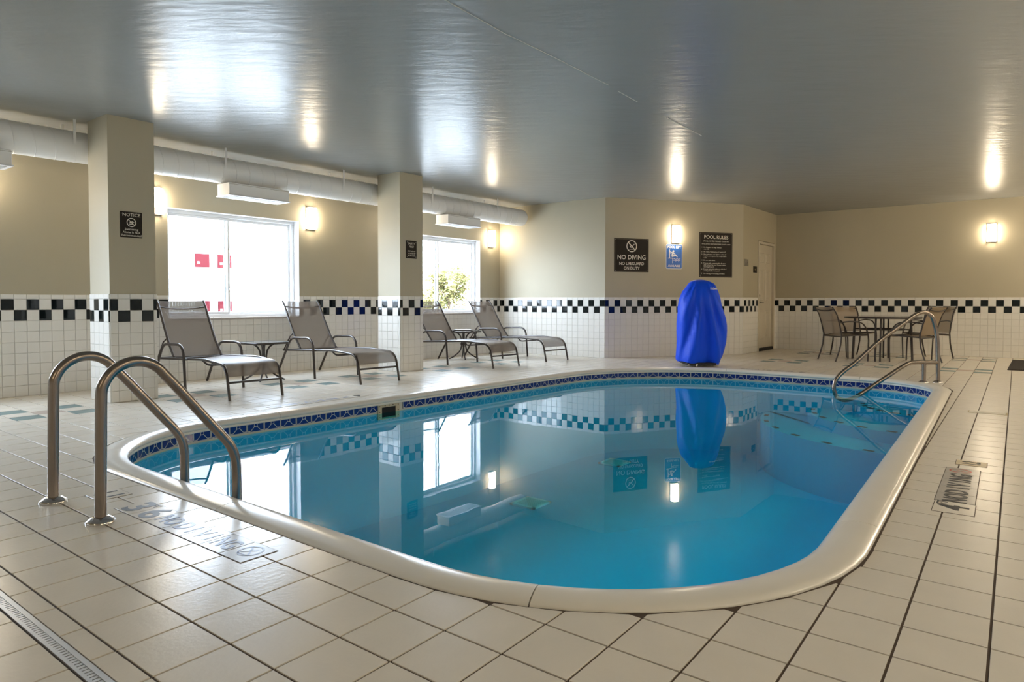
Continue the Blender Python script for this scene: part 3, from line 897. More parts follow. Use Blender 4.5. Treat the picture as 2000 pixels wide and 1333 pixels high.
# ------------------------------------------------------------------ duct with registers
def duct():
    r = 0.147; Y, Z = 7.45, 2.447
    root = empty('air_duct', (-1.78, Y, Z), 0, 'long round white air duct under the ceiling along the windows', 'duct')
    L = 9.83+1.78
    mb = MB(); n = 28
    rows = []
    for x, rr in [(0, r), (2, r), (4, r), (6, r), (8, r), (10, r), (L-0.05, r), (L-0.03, r*0.985), (L-0.012, r*0.93), (L, r*0.82)]:
        rows.append([(x, rr*math.cos(2*PI*k/n), rr*math.sin(2*PI*k/n)) for k in range(n)])
    mb.grid(rows, close=True); mb.add(rows[-1], [tuple(range(n))]); mb.add(rows[0], [tuple(range(n))[::-1]])
    mb.build('duct_body', M['duct'], root)
    mb = MB(); pts = []
    turns = int((L-0.12)/0.165); 
    for k in range(turns*20):
        a = 2*PI*k/20; pts.append((k/20*0.165, (r+0.001)*math.cos(a), (r+0.001)*math.sin(a)))
    mb.tube(pts, 0.0035, 5); mb.build('spiral_seam', M['duct'], root)
    for x in (2.59, 4.11, 5.75, 7.4, 8.95):
        for s in (-1, 1):
            h = MB(); h.box(-0.012, -0.0015, 0.0, 0.012, 0.0015, CEIL-Z)
            h.build('hanger_strap', M['duct'], root, (x+1.78, s*(r+0.004), 0))
        c = MB(); rr = r+0.003
        c.grid([[(xx, rr*math.cos(PI+PI*k/14), rr*math.sin(PI+PI*k/14)) for k in range(15)] for xx in (-0.012, 0.012)])
        c.build('strap_sling', M['duct'], root, (x+1.78, 0, 0))
    def register(x0, x1, label):
        rg = empty('air_register', (x0, 7.25, 2.157), 0, label, 'air register', 'white registers under the duct')
        W = x1-x0
        b = MB(); b.bbox(0, 0, 0.0, W, 0.26, 0.135, 0.004); b.build('housing', M['duct'], rg)
        b = MB(); b.bbox(-0.012, -0.012, -0.010, W+0.012, 0.272, 0.004, 0.003); b.build('flange_lip', M['white'], rg)
        b = MB(); b.box(0.03, 0.03, -0.0115, W-0.03, 0.23, -0.010); b.build('opening', M['plate'], rg)
        k = 0; y_ = 0.045
        while y_ < 0.22:
            s = MB(); s.box(0.03, y_, -0.0145, W-0.03, y_+0.012, -0.0115); s.build('louver', M['white'], rg); y_ += 0.03
        l = MB(); l.box(0.0, -0.0008, 0.118, W, 0.0, 0.121); l.build('joint_line', M['plate'], rg)
    register(1.30, 2.07, 'white box register hanging left of the notice column')
    register(4.12, 4.89, 'white box register on the duct above the first lounger window')
    register(7.69, 8.45, 'white box register on the duct above the far lounger window')
duct()

# ------------------------------------------------------------------ sconces
def sconce(x, y, ang, label, z=1.945, H=0.30):
    """ang: direction of local x along the wall; front looks to local -y"""
    root = empty('wall_sconce', (x, y, z), ang, label, 'wall lamp', 'bronze edged wall sconces')
    W, D = 0.13, 0.095
    b = MB(); b.bbox(-W/2-0.008, -0.012, -0.006, W/2+0.008, 0, H+0.006, 0.002); b.build('back_plate', M['bronze'], root)
    b = MB(); n = 8; rows = []
    for zz in (0.004, H-0.004):
        row = [(-W/2, -0.012, zz)]
        for k in range(n+1):
            a = PI + PI*k/n
            row.append((W/2*math.cos(a)*0.999, -0.05+(D-0.05)*math.sin(a), zz))
        row.append((W/2, -0.012, zz)); rows.append(row)
    b.grid(rows, smooth=True)
    b.add(rows[0], [tuple(range(len(rows[0])))]); b.add(rows[1], [tuple(range(len(rows[1])))[::-1]])
    b.build('diffuser', M['lamp'], root)
    b = MB()
    for z0 in (-0.006, H-0.002): b.bbox(-W/2-0.004, -0.045, z0, W/2+0.004, -0.008, z0+0.008, 0.002)
    b.build('end_clip', M['bronze'], root)
    return root
sconce(3.66, 8.05, 0, 'lit wall sconce beside the notice column')
sconce(5.76, 8.05, 0, 'lit wall sconce right of the first lounger window')
sconce(7.40, 8.05, 0, 'lit wall sconce behind the safety plaque column')
sconce(9.66, 8.05, 0, 'lit wall sconce beside the far window next to the room corner')
sconce(1.95, 8.05, 0, 'lit wall sconce beside the window near the trench drain')
sc = (9.93+math.cos(ANG_C)*1.33, 5.79+math.sin(ANG_C)*1.33)
sconce(sc[0], sc[1], ANG_C, 'lit wall sconce directly above the blue pool lift sign', 1.955)
sconce(14.1, 0.735, -PI/2, 'lit wall sconce alone on the wall behind the patio table', 1.955)
sconce(14.1, -1.0, -PI/2, 'added fill lamp, out of view on the right wall near the floor mat')  # unseen lamp added to brighten the right wall
near = ['at the far end beyond the trench drain', 'beside the room corner behind the trench drain', 'across from the grab rails', 'across from the black 4 deck mark', 'across from the pool middle', 'across from the tan deck plate', 'across from the pool steps', 'across from the patio table', 'across from the dark floor mat', 'in the corner past the floor mat']
for k, lab in enumerate(near): sconce((0.2, 2.3, 4.2, 5.9, 7.4, 8.7, 9.9, 11.1, 12.2, 13.3)[k], -1.2, PI, 'tall added fill lamp, out of view on the near wall ' + lab, 1.70, 0.62)  # unseen row of lamps added as warm fill, made tall for more output
sconce(-1.8, 2.0, PI/2, 'added fill lamp, out of view on the wall behind the trench drain')  # unseen lamp added for fill from behind the camera

# ------------------------------------------------------------------ signs
def sign_plate(root, W, H, rim=True):
    b = MB(); b.bbox(0, -0.007, 0, W, 0, H, 0.002)
    b.build('plate', M['signbrown'], root)
    if rim:
        b = MB(); t = 0.010; m_ = 0.012
        b.box(m_, -0.0085, m_, W-m_, -0.007, m_+0.004); b.box(m_, -0.0085, H-m_-0.004, W-m_, -0.007, H-m_)
        b.box(m_, -0.0085, m_, m_+0.004, -0.007, H-m_); b.box(W-m_-0.004, -0.0085, m_, W-m_, -0.007, H-m_)
        b.build('rim', M['signedge'], root)
    b = MB()
    for x in (0.02, W-0.02):
        for z in (0.02, H-0.02): b.tube([(x, -0.007, z), (x, -0.011, z)], 0.005, 8)
    b.build('screw', M['plate'], root)
def wv(mb, f):   # flip flat xy drawing to the sign front
    mb.v = [(x, f, y) for x, y, z in mb.v]
def angled_pos(s, z): return (9.93+math.cos(ANG_C)*s, 5.79+math.sin(ANG_C)*s, z)
# no diving
r = empty('no_diving_sign', angled_pos(0.165, 1.445), ANG_C, 'square dark bronze NO DIVING sign on the angled wall', 'sign')
sign_plate(r, 0.65, 0.565)
p = MB(); no_dive_ring(p, 0.325, 0.435, 0.10); bar2(p, (0.262, 0.498), (0.388, 0.372), 0.017); bar2(p, (0.375, 0.475), (0.325, 0.415), 0.012); bar2(p, (0.29, 0.44), (0.315, 0.41), 0.014); bar2(p, (0.275, 0.385), (0.375, 0.385), 0.009)
wv(p, -0.0085); p.build('no_diving_symbol', M['signtext'], r)
wall_text(r, 'NO DIVING', 0.105, 0.325, 0.245, M['signtext'], xscale=0.98, bold=0.0008)
wall_text(r, 'NO LIFEGUARD', 0.070, 0.325, 0.140, M['signtext'], xscale=0.95, bold=0.0006)
wall_text(r, 'ON DUTY', 0.070, 0.325, 0.062, M['signtext'], xscale=0.95, bold=0.0006)
# pool lift
r = empty('pool_lift_sign', angled_pos(1.150, 1.508), ANG_C, 'blue rounded POOL LIFT AVAILABLE sign below a sconce', 'sign')
W, H = 0.325, 0.43
def rrect(x0, z0, x1, z1, rad, y0, y1):
    mb = MB(); pts = []
    for cx, cz, a0 in ((x1-rad, z1-rad, 0), (x0+rad, z1-rad, PI/2), (x0+rad, z0+rad, PI), (x1-rad, z0+rad, 1.5*PI)):
        for k in range(6): a = a0+PI/2*k/5; pts.append((cx+rad*math.cos(a), cz+rad*math.sin(a)))
    n = len(pts)
    mb.add([(x, y0, z) for x, z in pts]+[(x, y1, z) for x, z in pts], [tuple(range(n)), tuple(range(n, 2*n))[::-1]]+[(k, n+k, n+(k+1) % n, (k+1) % n) for k in range(n)])
    return mb
rrect(0, 0, W, H, 0.03, -0.003, 0).build('plate', M['signwhite'], r)
rrect(0.010, 0.010, W-0.010, H-0.010, 0.024, -0.004, -0.003).build('panel', M['signblue'], r)
wall_text(r, 'POOL LIFT', 0.058, W/2, 0.377, M['signwhite'], y=-0.005, xscale=0.98, bold=0.0028)
wall_text(r, 'AVAILABLE', 0.054, W/2, 0.052, M['signwhite'], y=-0.005, xscale=0.92, bold=0.0012)
p = MB()
bar2(p, (0.072, 0.185), (0.072, 0.335), 0.014); bar2(p, (0.04, 0.186), (0.14, 0.186), 0.012); bar2(p, (0.134, 0.19), (0.134, 0.10), 0.012)
bar2(p, (0.072, 0.30), (0.115, 0.285), 0.012); bar2(p, (0.085, 0.268), (0.115, 0.285), 0.010)
vs_ = [(0.146+0.019*math.cos(2*PI*k/14), 0.305+0.019*math.sin(2*PI*k/14), 0) for k in range(14)]; p.add(vs_, [tuple(range(14))])
bar2(p, (0.135, 0.292), (0.125, 0.222), 0.034); bar2(p, (0.112, 0.218), (0.195, 0.238), 0.026); bar2(p, (0.19, 0.245), (0.225, 0.205), 0.018); bar2(p, (0.148, 0.272), (0.185, 0.252), 0.014)
for zz in (0.172, 0.145):
    for k in range(10):
        x = 0.15+0.0135*k
        bar2(p, (x, zz+0.007*math.sin(k*1.5)), (x+0.0145, zz+0.007*math.sin((k+1)*1.5)), 0.008)
wv(p, -0.0048); p.build('pool_lift_symbol', M['signwhite'], r)
# pool rules
r = empty('pool_rules_sign', angled_pos(1.815, 1.373), ANG_C, 'tall dark bronze POOL RULES sign above the covered lift', 'sign')
W, H = 0.68, 0.79
sign_plate(r, W, H)
wall_text(r, 'POOL RULES', 0.088, W/2, 0.705, M['signtext'], bold=0.0006)
wall_text(r, 'POOL HOURS 9:00 AM - 10:00 PM', 0.035, W/2, 0.632, M['signtext'], res=1)
wall_text(r, 'POOL IS FOR USE BY REGISTERED GUESTS ONLY', 0.027, W/2, 0.582, M['signtext'], res=1)
rules = [('1', 0.525, ['No lifeguard on duty. Swim at own', 'own risk.']), ('2', 0.447, ['No diving. Maximum pool depth is 4\'.']), ('3', 0.403, ['Non swimmers and children under 14', 'must be accompanied by a responsible', 'adult.']),
         ('4', 0.297, ['Do not swim alone.']), ('5', 0.247, ['Persons with communicable diseases', 'shall not use the pool. Shower before', 'entering the pool.']), ('6', 0.143, ['Persons under the influence of alcohol', 'or drugs shall not use pool.']), ('7', 0.065, ['No running or horseplay permitted.'])]
for num, zz, lines in rules:
    wall_text(r, num, 0.030, 0.042, zz, M['signtext'], align='LEFT', res=1)
    for k, t in enumerate(lines): wall_text(r, t if t != 'No lifeguard on duty. Swim at own' else 'No lifeguard on duty. Swim at', 0.030, 0.085, zz-0.031*k, M['signtext'], align='LEFT', res=1)
# notice on first column
r = empty('notice_sign', (2.80, 6.855, 1.555), 0, 'small dark NOTICE plaque about swimming alone on a column', 'sign')
sign_plate(r, 0.197, 0.243, False)
wall_text(r, 'NOTICE', 0.044, 0.0985, 0.213, M['signtext'])
p = MB(); no_dive_ring(p, 0.0985, 0.143, 0.043); bar2(p, (0.071, 0.170), (0.126, 0.116), 0.006); bar2(p, (0.078, 0.128), (0.12, 0.128), 0.007); bar2(p, (0.082, 0.142), (0.112, 0.152), 0.010); bar2(p, (0.1, 0.135), (0.122, 0.148), 0.007)
wv(p, -0.0085); p.build('no_swimming_symbol', M['signtext'], r)
for k, t in enumerate(('Swimming', 'Alone is Not', 'Recommended')): wall_text(r, t, 0.030, 0.0985, 0.078-0.029*k, M['signtext'], res=2)
# safety on second column
r = empty('safety_sign', (6.395, 6.815, 1.533), 0, 'small dark SAFETY FIRST plaque on a column', 'sign')
sign_plate(r, 0.197, 0.24, False)
wall_text(r, 'SAFETY', 0.038, 0.0985, 0.200, M['signtext']); wall_text(r, 'FIRST', 0.038, 0.0985, 0.158, M['signtext'])
for k, t in enumerate(('FIRST AID KIT', 'LOCATED AT', 'FRONT DESK')): wall_text(r, t, 0.024, 0.0985, 0.098-0.031*k, M['signtext'], res=2)
# plates by the door
r = empty('switch_plate', (12.27, 4.28, 1.59), 0, 'grey metal switch plate on the wall corner left of the door', 'switch')
b = MB(); b.bbox(0, -0.008, 0, 0.19, 0, 0.122, 0.002); b.build('plate', M['plate'], r)
for x in (0.06, 0.13):
    b = MB(); b.bbox(x-0.008, -0.016, 0.05, x+0.008, -0.007, 0.072, 0.002); b.build('switch_toggle', M['plate'], r)
r = empty('door_sign', (12.74, 4.28, 1.485), 0, 'small black sign on the wall beside the door', 'sign')
b = MB(); b.bbox(0, -0.008, 0, 0.19, 0, 0.118, 0.002); b.build('plate', M['signbrown'], r)
b = MB(); b.add([(0.10+0.035*math.cos(2*PI*k/16), -0.0085, 0.055+0.014*math.sin(2*PI*k/16)) for k in range(16)], [tuple(range(16))]); b.build('emblem', M['worn'], r)

# ------------------------------------------------------------------ loungers
def make_lounger(label, loc, rz):
    """local y runs from the foot end (0) to the head; x across"""
    root = empty('lounge_chair', loc, rz, label, 'lounge chair', 'sling loungers by the windows')
    hw = 0.272
    tr = 0.0135
    for s in (-1, 1):
        # side rail bends down into the foot leg
        m = MB(); m.tube(fillet([(s*hw, 0.0, 0.0), (s*hw, 0.075, 0.335), (s*hw, 0.55, 0.365), (s*hw, 1.74, 0.315)], [0.13, 0.1]), tr, 8)
        m.build('side_rail', M['frame'], root)
        # arm: front post, armrest, rear leg in one bent tube
        aw = 0.312
        m = MB(); m.tube(fillet([(s*aw, 0.91, 0.0), (s*aw, 0.955, 0.50), (s*aw, 1.48, 0.485), (s*aw, 1.83, 0.0)], [0.14, 0.10]), 0.0145, 8)
        m.build('arm', M['frame'], root)
        m = MB()
        m.tube([(s*hw, 0.93, 0.345), (s*aw, 0.94, 0.345)], 0.010, 6); m.tube([(s*hw, 1.60, 0.322), (s*aw, 1.60, 0.322)], 0.010, 6)
        m.build('arm_bracket', M['frame'], root)
        # back upright
        up = [(s*0.258, 1.33, 0.345), (s*0.258, 1.47, 0.50), (s*0.258, 1.62, 0.72), (s*0.258, 1.72, 0.88), (s*0.258, 1.785, 0.955)]
        m = MB(); m.tube(up, 0.0135, 8); m.build('back_upright', M['frame'], root)
        # notched recline rack
        m = MB()
        a = Vector((s*0.285, 1.70, 0.325)); b = Vector((s*0.285, 1.545, 0.50))
        m.tube([a, b], 0.008, 6); m.tube([b, (s*0.262, 1.50, 0.545)], 0.008, 6)
        for k in range(5):
            q = a.lerp(b, 0.18+0.16*k); m.box(q.x-0.004, q.y-0.030, q.z-0.003, q.x+0.004, q.y, q.z+0.008)
        m.build('recline_rack', M['frame'], root)
    m = MB(); m.tube([(-hw, 0.044, 0.17), (hw, 0.044, 0.17)], 0.011, 8); m.build('foot_stretcher', M['frame'], root)
    m = MB(); m.tube(fillet([(-hw, 0.60, 0.36), (-hw+0.06, 0.60, 0.30), (hw-0.06, 0.60, 0.30), (hw, 0.60, 0.36)], 0.04), 0.010, 8); m.build('seat_stretcher', M['frame'], root)
    m = MB(); m.tube([(-hw, 1.30, 0.33), (hw, 1.30, 0.33)], 0.010, 8); m.build('rear_stretcher', M['frame'], root)
    m = MB(); m.tube([(-hw, 1.735, 0.315), (hw, 1.735, 0.315)], 0.010, 8); m.build('rear_stretcher', M['frame'], root)
    m = MB(); m.tube([(-0.258, 1.725, 0.885), (-0.15, 1.738, 0.868), (0, 1.742, 0.860), (0.15, 1.738, 0.868), (0.258, 1.725, 0.885)], 0.010, 8); m.build('head_bar', M['frame'], root)
    # seat sling with waterfall front
    prof = [(0.05, 0.225), (0.062, 0.275), (0.085, 0.318), (0.13, 0.345), (0.22, 0.357), (0.5, 0.362), (0.9, 0.352), (1.1, 0.345), (1.33, 0.338)]
    rows = []
    for y, z in prof:
        rows.append([(x, y, z-0.016*(1-(x/0.26)**2)*min(1, max(0, (y-0.1)/0.3))) for x in (-0.262, -0.19, -0.1, 0, 0.1, 0.19, 0.262)])
    m = MB(); m.grid(rows); m.build('seat_sling', M['sling'], root)
    prof = [(1.335, 0.35), (1.40, 0.422), (1.47, 0.50), (1.545, 0.61), (1.62, 0.72), (1.675, 0.81), (1.72, 0.88), (1.785, 0.957)]
    rows = []
    for y, z in prof:
        rows.append([(x, y+0.012*(1-(x/0.25)**2), z-0.008*(1-(x/0.25)**2)) for x in (-0.25, -0.17, -0.09, 0, 0.09, 0.17, 0.25)])
    m = MB(); m.grid(rows); m.build('back_sling', M['sling'], root)
    return root
L1 = make_lounger('taupe sling lounger beside the notice column', (3.712, 6.07, 0), -0.075)
def relabel(o, label, loc, rz):
    o['label'] = label; o.location = loc; o.rotation_euler = (0, 0, rz); return o
relabel(copy_tree(L1), 'taupe sling lounger between a side table and the safety column', (5.316, 6.10, 0), -0.085)
relabel(copy_tree(L1), 'taupe sling lounger just past the safety column', (7.68, 6.10, 0), -0.075)
relabel(copy_tree(L1), 'taupe sling lounger next to the short recess wall', (9.02, 6.13, 0), -0.085)

def side_table(label, loc):
    root = empty('side_table', loc, 0.06, label, 'side table', 'small square side tables')
    s = 0.225
    mb = MB(); pts = []
    rad = 0.05
    for cx, cy_, a0 in ((s-rad, s-rad, 0), (-s+rad, s-rad, PI/2), (-s+rad, -s+rad, PI), (s-rad, -s+rad, 1.5*PI)):
        for k in range(6): a = a0+PI/2*k/5; pts.append((cx+rad*math.cos(a), cy_+rad*math.sin(a)))
    n = len(pts)
    sq = lambda f, z: [(x*f, y*f, z) for x, y in pts]
    rings_ = [sq(0.93, 0.437), sq(0.985, 0.437), sq(1.0, 0.443), sq(1.0, 0.455), sq(0.985, 0.462), sq(0.94, 0.462)]
    mb.grid(rings_, close=True, smooth=False); mb.add(rings_[0], [tuple(range(n))[::-1]])
    mb.build('top_rim', M['frame'], root)
    mb = MB(); a, b = sq(0.945, 0.452), sq(0.945, 0.4605); mb.add(a+b, [tuple(range(n, 2*n)), tuple(range(n))[::-1]]+[(k, (k+1) % n, n+(k+1) % n, n+k) for k in range(n)])
    mb.build('table_top', M['tabletop'], root)
    for k in range(4):
        a = PI/4+PI/2*k; d = Vector((math.cos(a), math.sin(a), 0))
        pth = [d*0.125+Vector((0, 0, 0.438)), d*0.075+Vector((0, 0, 0.41)), d*0.045+Vector((0, 0, 0.36)), d*0.032+Vector((0, 0, 0.29)), d*0.032+Vector((0, 0, 0.21)), d*0.055+Vector((0, 0, 0.13)), d*0.14+Vector((0, 0, 0.055)), d*0.245+Vector((0, 0, 0.0))]
        m = MB(); m.tube(fillet(pth, 0.04, 4), 0.011, 8); m.build('leg', M['frame'], root)
    m = MB(); m.lathe([(0.05, 0.235), (0.055, 0.245), (0.05, 0.255)], 16); m.lathe([(0.02, 0.20), (0.02, 0.437)], 12); m.build('hub', M['frame'], root)
    return root
side_table('small dark side table between the first two loungers', (4.635, 7.43, 0))
side_table('small dark side table between the far two loungers', (8.40, 7.58, 0))

# ------------------------------------------------------------------ patio table and chairs
def dining_chair(label, loc, rz):
    """faces local +y"""
    root = empty('sling_armchair', loc, rz, label, 'chair', 'sling armchairs at the patio table')
    hw = 0.245
    for s in (-1, 1):
        back = [(s*hw, -0.30, 0.0), (s*hw, -0.255, 0.12), (s*hw, -0.215, 0.26), (s*hw, -0.20, 0.42), (s*hw, -0.235, 0.58), (s*hw, -0.285, 0.74), (s*hw, -0.33, 0.82), (s*hw, -0.365, 0.86)]
        m = MB(); m.tube(back, 0.012, 8); m.build('rear_leg', M['frame'], root)
        aw = hw+0.03
        arm = fillet([(s*hw, -0.24, 0.61), (s*aw, -0.10, 0.635), (s*aw, 0.15, 0.62), (s*aw, 0.24, 0.40), (s*(hw+0.01), 0.24, 0.0)], [0.06, 0.14, 0.1])
        m = MB(); m.tube(arm, 0.011, 8); m.build('arm_and_front_leg', M['frame'], root)
        m = MB(); m.tube([(s*hw, -0.205, 0.40), (s*hw, 0.235, 0.425)], 0.011, 8); m.tube([(s*hw, 0.232, 0.425), (s*aw, 0.236, 0.42)], 0.009, 6); m.build('seat_rail', M['frame'], root)
    m = MB(); m.tube([(-hw, 0.235, 0.42), (hw, 0.235, 0.42)], 0.010, 8); m.build('stretcher', M['frame'], root)
    m = MB(); m.tube([(-hw, -0.20, 0.39), (hw, -0.20, 0.39)], 0.010, 8); m.build('stretcher', M['frame'], root)
    m = MB(); m.tube([(-hw, -0.335, 0.825), (-0.12, -0.35, 0.805), (0, -0.354, 0.80), (0.12, -0.35, 0.805), (hw, -0.335, 0.825)], 0.009, 8); m.build('head_bar', M['frame'], root)
    rows = []
    for y, z, sg in [(-0.195, 0.425, 0), (-0.215, 0.50, 0.5), (-0.242, 0.60, 1), (-0.285, 0.735, 1), (-0.33, 0.815, 0.5), (-0.362, 0.858, 0)]:
        rows.append([(x, y-0.012*sg*(1-(x/0.24)**2), z) for x in (-0.238, -0.16, -0.08, 0, 0.08, 0.16, 0.238)])
    m = MB(); m.grid(rows); m.build('back_sling', M['tansling'], root)
    rows = []
    for y, z in [(-0.20, 0.402), (-0.08, 0.408), (0.06, 0.416), (0.18, 0.424), (0.245, 0.424), (0.262, 0.405)]:
        rows.append([(x, y, z-0.016*(1-(x/0.24)**2)) for x in (-0.238, -0.16, -0.08, 0, 0.08, 0.16, 0.238)])
    m = MB(); m.grid(rows); m.build('seat_sling', M['tansling'], root)
    return root
TC = (12.42, 2.08)
def face(p): return math.atan2(TC[1]-p[1], TC[0]-p[0])-PI/2
CH = dining_chair('tan sling armchair at the round table, its back turned to the pool and door', (11.97, 2.55, 0), -3*PI/4)
for p, rz, lab in (((12.98, 2.62), 2.30, 'tan sling armchair between the round table and long tiled wall, toward the door'),
                   ((12.21, 1.60), -0.32, 'tan sling armchair at the round table seen behind the slanted handrail, back to the pool'),
                   ((13.28, 1.55), 1.06, 'tan sling armchair at the round table nearest the lone wall sconce')):
    relabel(copy_tree(CH), lab, (p[0], p[1], 0), rz)
def patio_table():
    root = empty('patio_table', (TC[0], TC[1], 0), 0, 'round smoked glass patio table with dark metal legs', 'table')
    R = 0.56
    m = MB(); m.lathe([(R-0.03, 0.675), (R-0.005, 0.675), (R, 0.682), (R, 0.696), (R-0.006, 0.704), (R-0.03, 0.704)], 40); m.build('top_rim', M['frame'], root)
    m = MB(); m.lathe([(0.0, 0.702), (R-0.028, 0.702), (R-0.028, 0.692), (0.0, 0.692)], 40, smooth=False); m.build('table_top', M['tabletop'], root)
    for k in range(4):
        a = PI/2*k+0.03
        d = Vector((math.cos(a), math.sin(a), 0)); t = Vector((-d.y, d.x, 0))
        for s in (-1, 1):
            m = MB(); m.tube([d*0.40+t*0.035*s+Vector((0, 0, 0.685)), d*0.41+t*0.035*s+Vector((0, 0, 0.5)), d*0.43+t*0.035*s], 0.014, 8)
            m.build('leg', M['frame'], root)
    m = MB()
    pts = [(0.33*math.cos(2*PI*k/28), 0.33*math.sin(2*PI*k/28), 0.50) for k in range(28)]
    m.tube(pts, 0.011, 8, closed=True); m.build('leg_ring', M['frame'], root)
    m = MB(); m.tube([(-0.40, 0.0, 0.50), (0.40, 0.0, 0.50)], 0.010, 8); m.tube([(0, -0.40, 0.50), (0, 0.40, 0.50)], 0.010, 8); m.build('cross_brace', M['frame'], root)
patio_table()

# ------------------------------------------------------------------ covered pool lift
def pool_lift():
    ang = math.atan2(-0.788, 0.616)          # local x = across, local y = away from the pool corner
    root = empty('covered_pool_lift', (9.70, 4.02, 0), ang, 'tall pool lift draped in a bright blue fitted cover', 'pool lift')
    S = 878.0; zc = 430.0
    L_ = [(95, 330, 470), (112, 290, 530), (140, 262, 585), (180, 235, 615), (240, 188, 636), (340, 152, 672), (450, 136, 704), (600, 128, 736), (750, 124, 748), (900, 120, 742), (1000, 115, 728), (1080, 111, 706), (1130, 110, 680), (1170, 120, 650)]
    rows = []
    n = 56
    # refine
    def interp(y):
        for k in range(len(L_)-1):
            if L_[k][0] <= y <= L_[k+1][0]:
                t = (y-L_[k][0])/(L_[k+1][0]-L_[k][0]); t2 = t
                return [L_[k][i]*(1-t2)+L_[k+1][i]*t2 for i in (1, 2)]
        return L_[-1][1:]
    ys_ = [95, 103, 112, 125, 140, 160, 180, 210, 240, 290, 340, 400, 450, 520, 600, 680, 750, 830, 900, 950, 1000, 1050, 1080, 1110, 1140, 1170]
    for y in ys_:
        l, r_ = interp(y)
        a = (r_-l)/2/S; c = ((l+r_)/2-zc)/S
        z = (1205-y)/S
        t = (y-95)/1075
        b = a*(0.92-0.08*t)
        row = []
        for k in range(n):
            th = 2*PI*k/n
            ex = 0.86
            ct, stt = math.cos(th), math.sin(th)
            x = a*math.copysign(abs(ct)**ex, ct); yy = b*math.copysign(abs(stt)**ex, stt)
            f = 1.0
            px_ = c+x; phi = math.atan2(px_+0.04, (1.30-z)+0.10); sc_ = min(1.0, max(0.0, (1.30-z)/0.55))
            back_ = 0.0 if stt < 0 else 1.7
            dy = (0.050*math.sin(23*phi+0.9+back_)+0.022*math.sin(41*phi+2.4+2.0*t)+0.012*math.sin(70*phi-3*t))*sc_*abs(stt)**0.6
            yy += dy + (0.02*abs(stt) if stt < 0 else -0.02*abs(stt))
            x *= 1+0.018*math.sin(9*t+2*ct)
            zz = z
            if y >= 1110:
                zz = z + 0.030*max(0, -ct)*((y-1110)/60) - 0.02*max(0, ct)*((y-1110)/60) + 0.006*math.sin(7*th)
            row.append((c+x*f, yy*f, zz))
        rows.append(row)
    m = MB(); m.grid(rows, close=True)
    top = rows[0]; cx = sum(p[0] for p in top)/n
    m.add(top+[(cx, 0, rows[0][0][2]+0.008)], [(k, (k+1) % n, n) for k in range(n)][::1], 0, True)
    o = m.build('cover', M['cover'], root)
    # logo patch: on the camera side, upper right
    me = text_mesh('S.R.Smith', 0.034, thick=0.0005, res=2, bold=0.0012)
    xs_ = [v.co.x for v in me.vertices]
    for v in me.vertices:
        x, y, z = v.co
        px = 0.135+x; pz = 1.135+y
        yimg = 1205-pz*S; l, r_ = interp(yimg); a = (r_-l)/2/S; c = ((l+r_)/2-zc)/S; b = a*0.90
        q = min(0.999, abs((px-c)/a)); stt = math.sqrt(max(0, 1-q**(2/0.86)))**0.86
        v.co = (px, -(b*stt*1.03+0.006+z), pz)
    me.materials.clear(); me.materials.append(M['signwhite'])
    lo = bpy.data.objects.new('logo', me); link(lo, root)
    # base and wheels under the hem
    b = MB(); b.bbox(-0.27, -0.26, 0.025, 0.16, 0.24, 0.06, 0.01); b.build('base_plate', M['rubber'], root)
    for x, y in ((-0.25, -0.24), (-0.13, -0.24), (0.13, -0.2), (-0.2, 0.2), (0.13, 0.2)):
        w_ = MB(); w_.tube([(x-0.012, y, 0.025), (x+0.012, y, 0.025)], 0.025, 14); w_.build('caster_wheel', M['chrome'], root)
pool_lift()

# floor mat
r = empty('floor_mat', (12.6, -0.35, 0), 0, 'dark brown ribbed floor mat at the foot of the long wall', 'mat')
b = MB(); b.bbox(-0.98, -0.75, 0.0, 0.98, 0.75, 0.012, 0.004); b.build('mat_base', M['mat'], r)
b = MB()
for k in range(60): b.box(-0.94, -0.72+k*0.0242, 0.012, 0.94, -0.72+k*0.0242+0.012, 0.016)
g = b.build('mat_ribs', M['mat'], r); g['kind'] = 'stuff'

# ------------------------------------------------------------------ outside the windows
b = MB(); b.box(-60, 8.35, -1.3, 90, 120, -1.07)
g = b.build('outdoor_ground', M['concrete']); tag(g, 'pale paved ground outside the windows', kind='structure')
def motel():
    Y = 39.5
    root = empty('motel_building', (20, Y, -1.07), 0, 'white two-storey building with red doors seen through the window', 'building')
    b = MB(); b.box(-14, 0, 0, 4.5, 8, 7.2); b.build('wall', M['facade'], root)
    b = MB(); b.box(-14, -1.3, 2.62, 4.5, 0, 2.8); b.build('balcony_slab', M['facade'], root)
    b = MB(); b.box(-14, -1.3, 2.8, 4.5, -1.22, 3.97); b.build('balcony_parapet', M['facade'], root)
    b = MB(); b.box(-14.3, -1.6, 6.6, 4.8, 8.2, 6.9); b.build('roof', M['facade'], root)
    for fl, z in enumerate((0.0, 2.8)):
        for x0 in (0.22, 1.62, -4.4, -3.0, -9.0, -7.6):
            d = MB(); d.bbox(x0, -0.06, z, x0+0.88, 0.0, z+2.05, 0.01); do = d.build('red_door', M['reddoor'], root)
            d = MB(); d.bbox(x0+0.12, -0.075, z+1.45, x0+0.27, -0.06, z+1.57, 0.004); d.build('number_plate', M['signwhite'], do)
        for x0 in (-0.45, -5.1, -9.7):
            d = MB(); d.bbox(x0, -0.05, z+0.9, x0+0.17, 0, z+2.0, 0.01); d.build('side_window', M['outglass'], root)
motel()
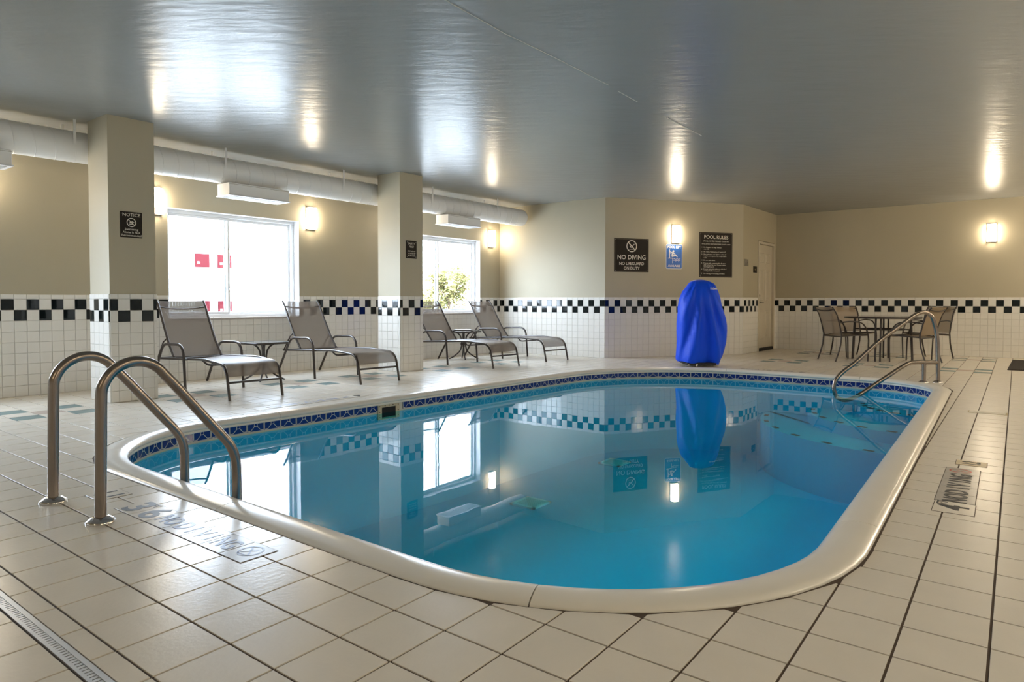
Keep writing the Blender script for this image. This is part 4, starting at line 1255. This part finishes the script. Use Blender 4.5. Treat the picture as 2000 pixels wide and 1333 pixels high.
def fence(x0, x1, y, z0, z1, mat, label, n, wd):
    root = empty('slat_fence', (x0, y, z0), 0, label, 'fence')
    L = x1-x0
    for k in range(n):
        b = MB(); b.box(k*L/n, 0, 0, k*L/n+wd, 0.03, z1-z0); b.build('slat', mat, root)
    b = MB(); b.box(0, 0.03, (z1-z0)*0.8, L, 0.07, (z1-z0)*0.86); b.box(0, 0.03, (z1-z0)*0.15, L, 0.07, (z1-z0)*0.21); b.build('rail', mat, root)
fence(17.6, 20.05, 38.0, -1.07, 0.97, M['fence'], 'beige vertical slat fence outside in front of the white building', 16, 0.125)
fence(17.0, 18.6, 15.2, -1.07, 0.86, M['outglass'], 'grey slat railing outside in front of the leafy tree', 14, 0.05)
def tree(x, y, label, R, H, seed, nl):
    rnd = random.Random(seed)
    root = empty('leafy_tree', (x, y, -1.07), 0, label, 'tree', 'trees outside the windows')
    t = MB(); t.tube([(0, 0, 0), (0.03, 0.02, H*0.35), (-0.04, 0.05, H*0.7)], [0.09, 0.07, 0.03], 8)
    for k in range(7):
        a = k*2.4; h = H*(0.3+0.07*k)
        t.tube([(0, 0, h), (math.cos(a)*R*0.4, math.sin(a)*R*0.4, h+0.3), (math.cos(a)*R*0.75, math.sin(a)*R*0.75, h+0.5)], [0.035, 0.025, 0.012], 6)
    t.build('trunk', M['bark'], root)
    l = MB()
    cl = [(rnd.uniform(-0.75, 0.75)*R, rnd.uniform(-0.75, 0.75)*R, H*rnd.uniform(0.35, 0.92)) for _ in range(26)]
    for k in range(nl):
        c = rnd.choice(cl); s = 0.33*R
        p = Vector((c[0]+rnd.gauss(0, s*0.55), c[1]+rnd.gauss(0, s*0.55), c[2]+rnd.gauss(0, s*0.5)))
        u = Vector((rnd.uniform(-1, 1), rnd.uniform(-1, 1), rnd.uniform(-1, 1))).normalized(); v = u.orthogonal().normalized(); q = rnd.uniform(0.05, 0.10)
        l.add([p-u*q, p+v*q*0.5, p+u*q, p-v*q*0.5], [(0, 1, 2, 3)])
    f = l.build('foliage', M['leaf'], root); f['kind'] = 'stuff'
tree(18.0, 16.9, 'yellow green leafy tree outside the far window behind the railing', 0.95, 3.4, 3, 5500)
tree(15.2, 16.0, 'low yellow green shrub tree outside the far window, left of the railing', 0.7, 2.6, 5, 3600)
